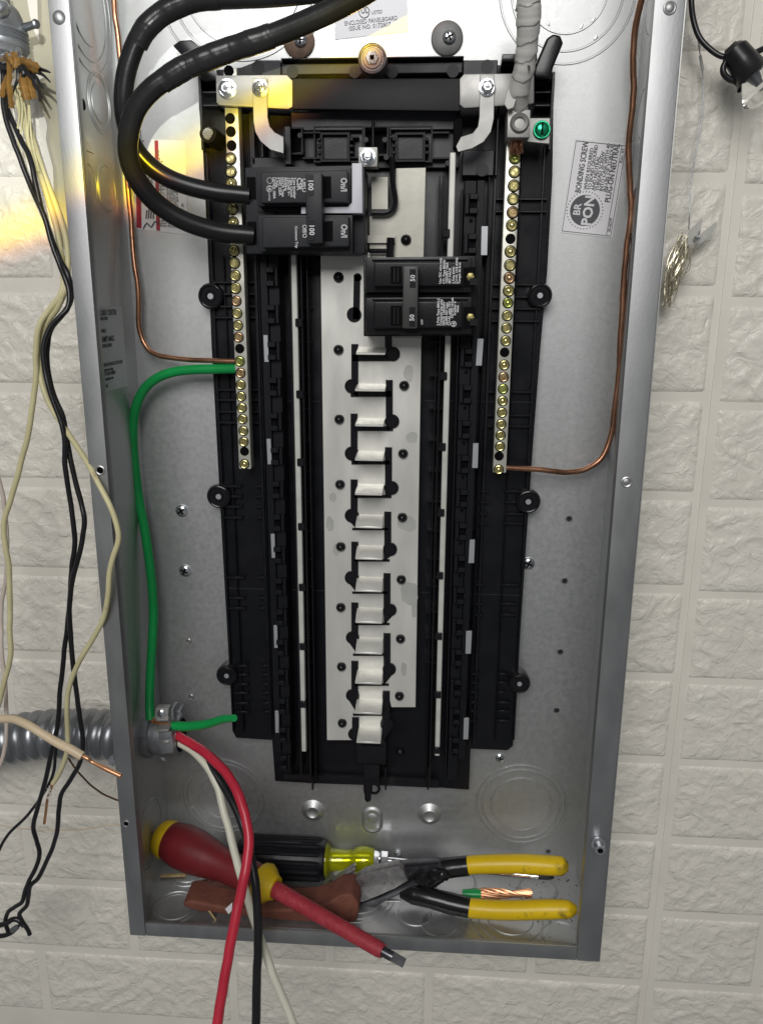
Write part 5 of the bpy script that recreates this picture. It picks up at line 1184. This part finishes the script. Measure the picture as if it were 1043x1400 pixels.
# pliers
pr = thing('pliers', 'lineman pliers with yellow grips and worn steel jaws in the box floor', 'pliers', at(590, 1200, .05))
def ovalgrip(L_, rads, m, name, sub=7):
    return MB().tube(path(L_), rads, 18, sub).put(name, M[m], pr)
Yu, Yl2 = .050, .040
ovalgrip([(630, 1184, .052), (650, 1182, .051), (680, 1181, .050), (715, 1181, .049), (750, 1183, .048), (768, 1184, .048), (776, 1184.5, .048)], [.0072, .0074, .0076, .0078, .0078, .0074, .0035], 'yellowgrip', 'grip')
ovalgrip([(632, 1240, .036), (650, 1242, .034), (680, 1244, .032), (715, 1244, .030), (750, 1243, .028), (776, 1243, .027), (788, 1243, .027)], [.0074, .0076, .0076, .0076, .0076, .0070, .0032], 'yellowgrip', 'grip')
ovalgrip([(566, 1203, .050), (585, 1193, .052), (610, 1187, .052), (640, 1183.5, .051)], [.0052, .0078, .0082, .0078], 'tape', 'grip_sleeve')
ovalgrip([(548, 1219, .046), (565, 1222, .044), (590, 1228, .040), (615, 1235, .038), (642, 1241, .035)], [.0050, .0082, .0078, .0084, .0078], 'tape', 'grip_sleeve')
for k_ in range(5):
    x_, y_ = 575+rnd.uniform(-8, 30), 1196+rnd.uniform(-5, 12); MB().tube(path([(x_-9, y_+rnd.uniform(-4, 6), .046), (x_, y_, .0405), (x_+10, y_+rnd.uniform(-6, 4), .046)]), [.0022, .0040, .0020], 8, 4, rf=lambda i, a, p: 1+.3*noise.noise(p*300)).put('tape_wad', M['tape'], pr)
ovalgrip([(575, 1215, .048), (590, 1203, .047), (604, 1195, .045), (612, 1200, .045)], [.0045, .0065, .0062, .0030], 'tape', 'grip_sleeve')
b = MB(); b.pp([(476, 1212), (484, 1204), (500, 1194), (530, 1187), (545, 1184), (551, 1190), (558, 1204), (540, 1215), (515, 1226), (495, 1234), (487, 1232), (480, 1222)], .040, .049); b.bevel(.0010, 2); b.put('jaw', M['steel'], pr)
b = MB(); b.pp([(448, 1213), (456, 1206), (484, 1187), (486, 1188), (481, 1206), (462, 1210), (450, 1216)], .046, .054); b.bevel(.0006, 1); b.put('jaw', M['steel'], pr)
b = MB(); b.pp([(450, 1216), (476, 1209), (482, 1222), (470, 1228), (456, 1226)], .050, .056); b.bevel(.0006, 1); b.put('jaw_edge', M['steel_dark'], pr)
b = MB(); b.pp([(490, 1236), (520, 1226), (560, 1206), (600, 1188), (590, 1200), (560, 1217), (520, 1236), (496, 1242)], .042, .050); b.bevel(.0010, 2); b.put('handle_arm', M['steel_dark'], pr)
b = MB(); b.pp([(546, 1186), (600, 1182), (612, 1190), (580, 1206), (560, 1206)], .046, .056); b.bevel(.0012, 2); b.put('handle_arm', M['steel_dark'], pr)
c = at(491, 1208, .0398); MB().ring(c, (0, 1, 0), .0034, .0003, 20, 5).ring(c, (0, 1, 0), .0016, .0003, 14, 5).put('rivet', M['steel_dark'], pr)
b = MB().lathe(at(522, 1231, .046), at(548, 1231, .044), [(0, .0012), (1, .0012)], 10); b.put('pivot_pin', M['chrome'], pr)

# stranded copper offcut
so = thing('wire_offcut', 'short green wire offcut with twisted copper strands between plier handles', 'wire offcut', atz(680, 1223, .006))
a0, a1, a2 = at(632, 1222, .054), at(657, 1223, .054), at(728, 1222, .054)
MB().lathe(a0, a1, [(0, .0034), (.7, .0046), (1, .0044)], 16).put('insulation', M['wire_green'], so)
b = MB(); ax = (a2-a1)
for k in range(11):
    ph = 2*PI*k/11; pts = []
    for i in range(12):
        t = i/11; a = ph+t*3.6; rr_ = .0032*(.7+.5*math.sin(t*3+k)) if k < 8 else .0014
        pts.append(a1-ax*.03+ax*t*(1+.02*math.sin(k*3))+Vector((0, math.cos(a)*rr_, math.sin(a)*rr_*1.25)))
    b.tube(pts, .00085, 6, 3)
b.put('copper_strands', M['copper_bright'], so)
# grit in the right hand corner
b = MB()
for k in range(70):
    x = rnd.gauss(.150, .014); y = rnd.uniform(.008, .094)
    if x > HW-.003: x = HW-.004
    r_ = rnd.uniform(.0002, .00055); b.box(x-r_, x+r_*rnd.uniform(.5, 1.5), y-r_, y+r_, T+.0001, T+.0001+r_*1.4)
o = b.put('grit', M['rust'], None, smooth=False); o['kind'] = 'stuff'; o['label'] = 'dark grit scattered over the right end of the box floor'
GR = {'hanging_wire': 'wires hanging on the left of the box', 'feeder_wire': 'feeder wires leaving the clamp', 'service_cable': 'thick black service cables', 'copper_wire': 'bare copper ground wires', 'ground_wire': 'green ground wires', 'circuit_breaker': 'double circuit breakers', 'screwdriver': 'screwdrivers in the box floor'}
for o in bpy.data.objects:
    if o.parent is None and o.name.split('.')[0] in GR: o['group'] = GR[o.name.split('.')[0]]
print('objects', len(bpy.data.objects))
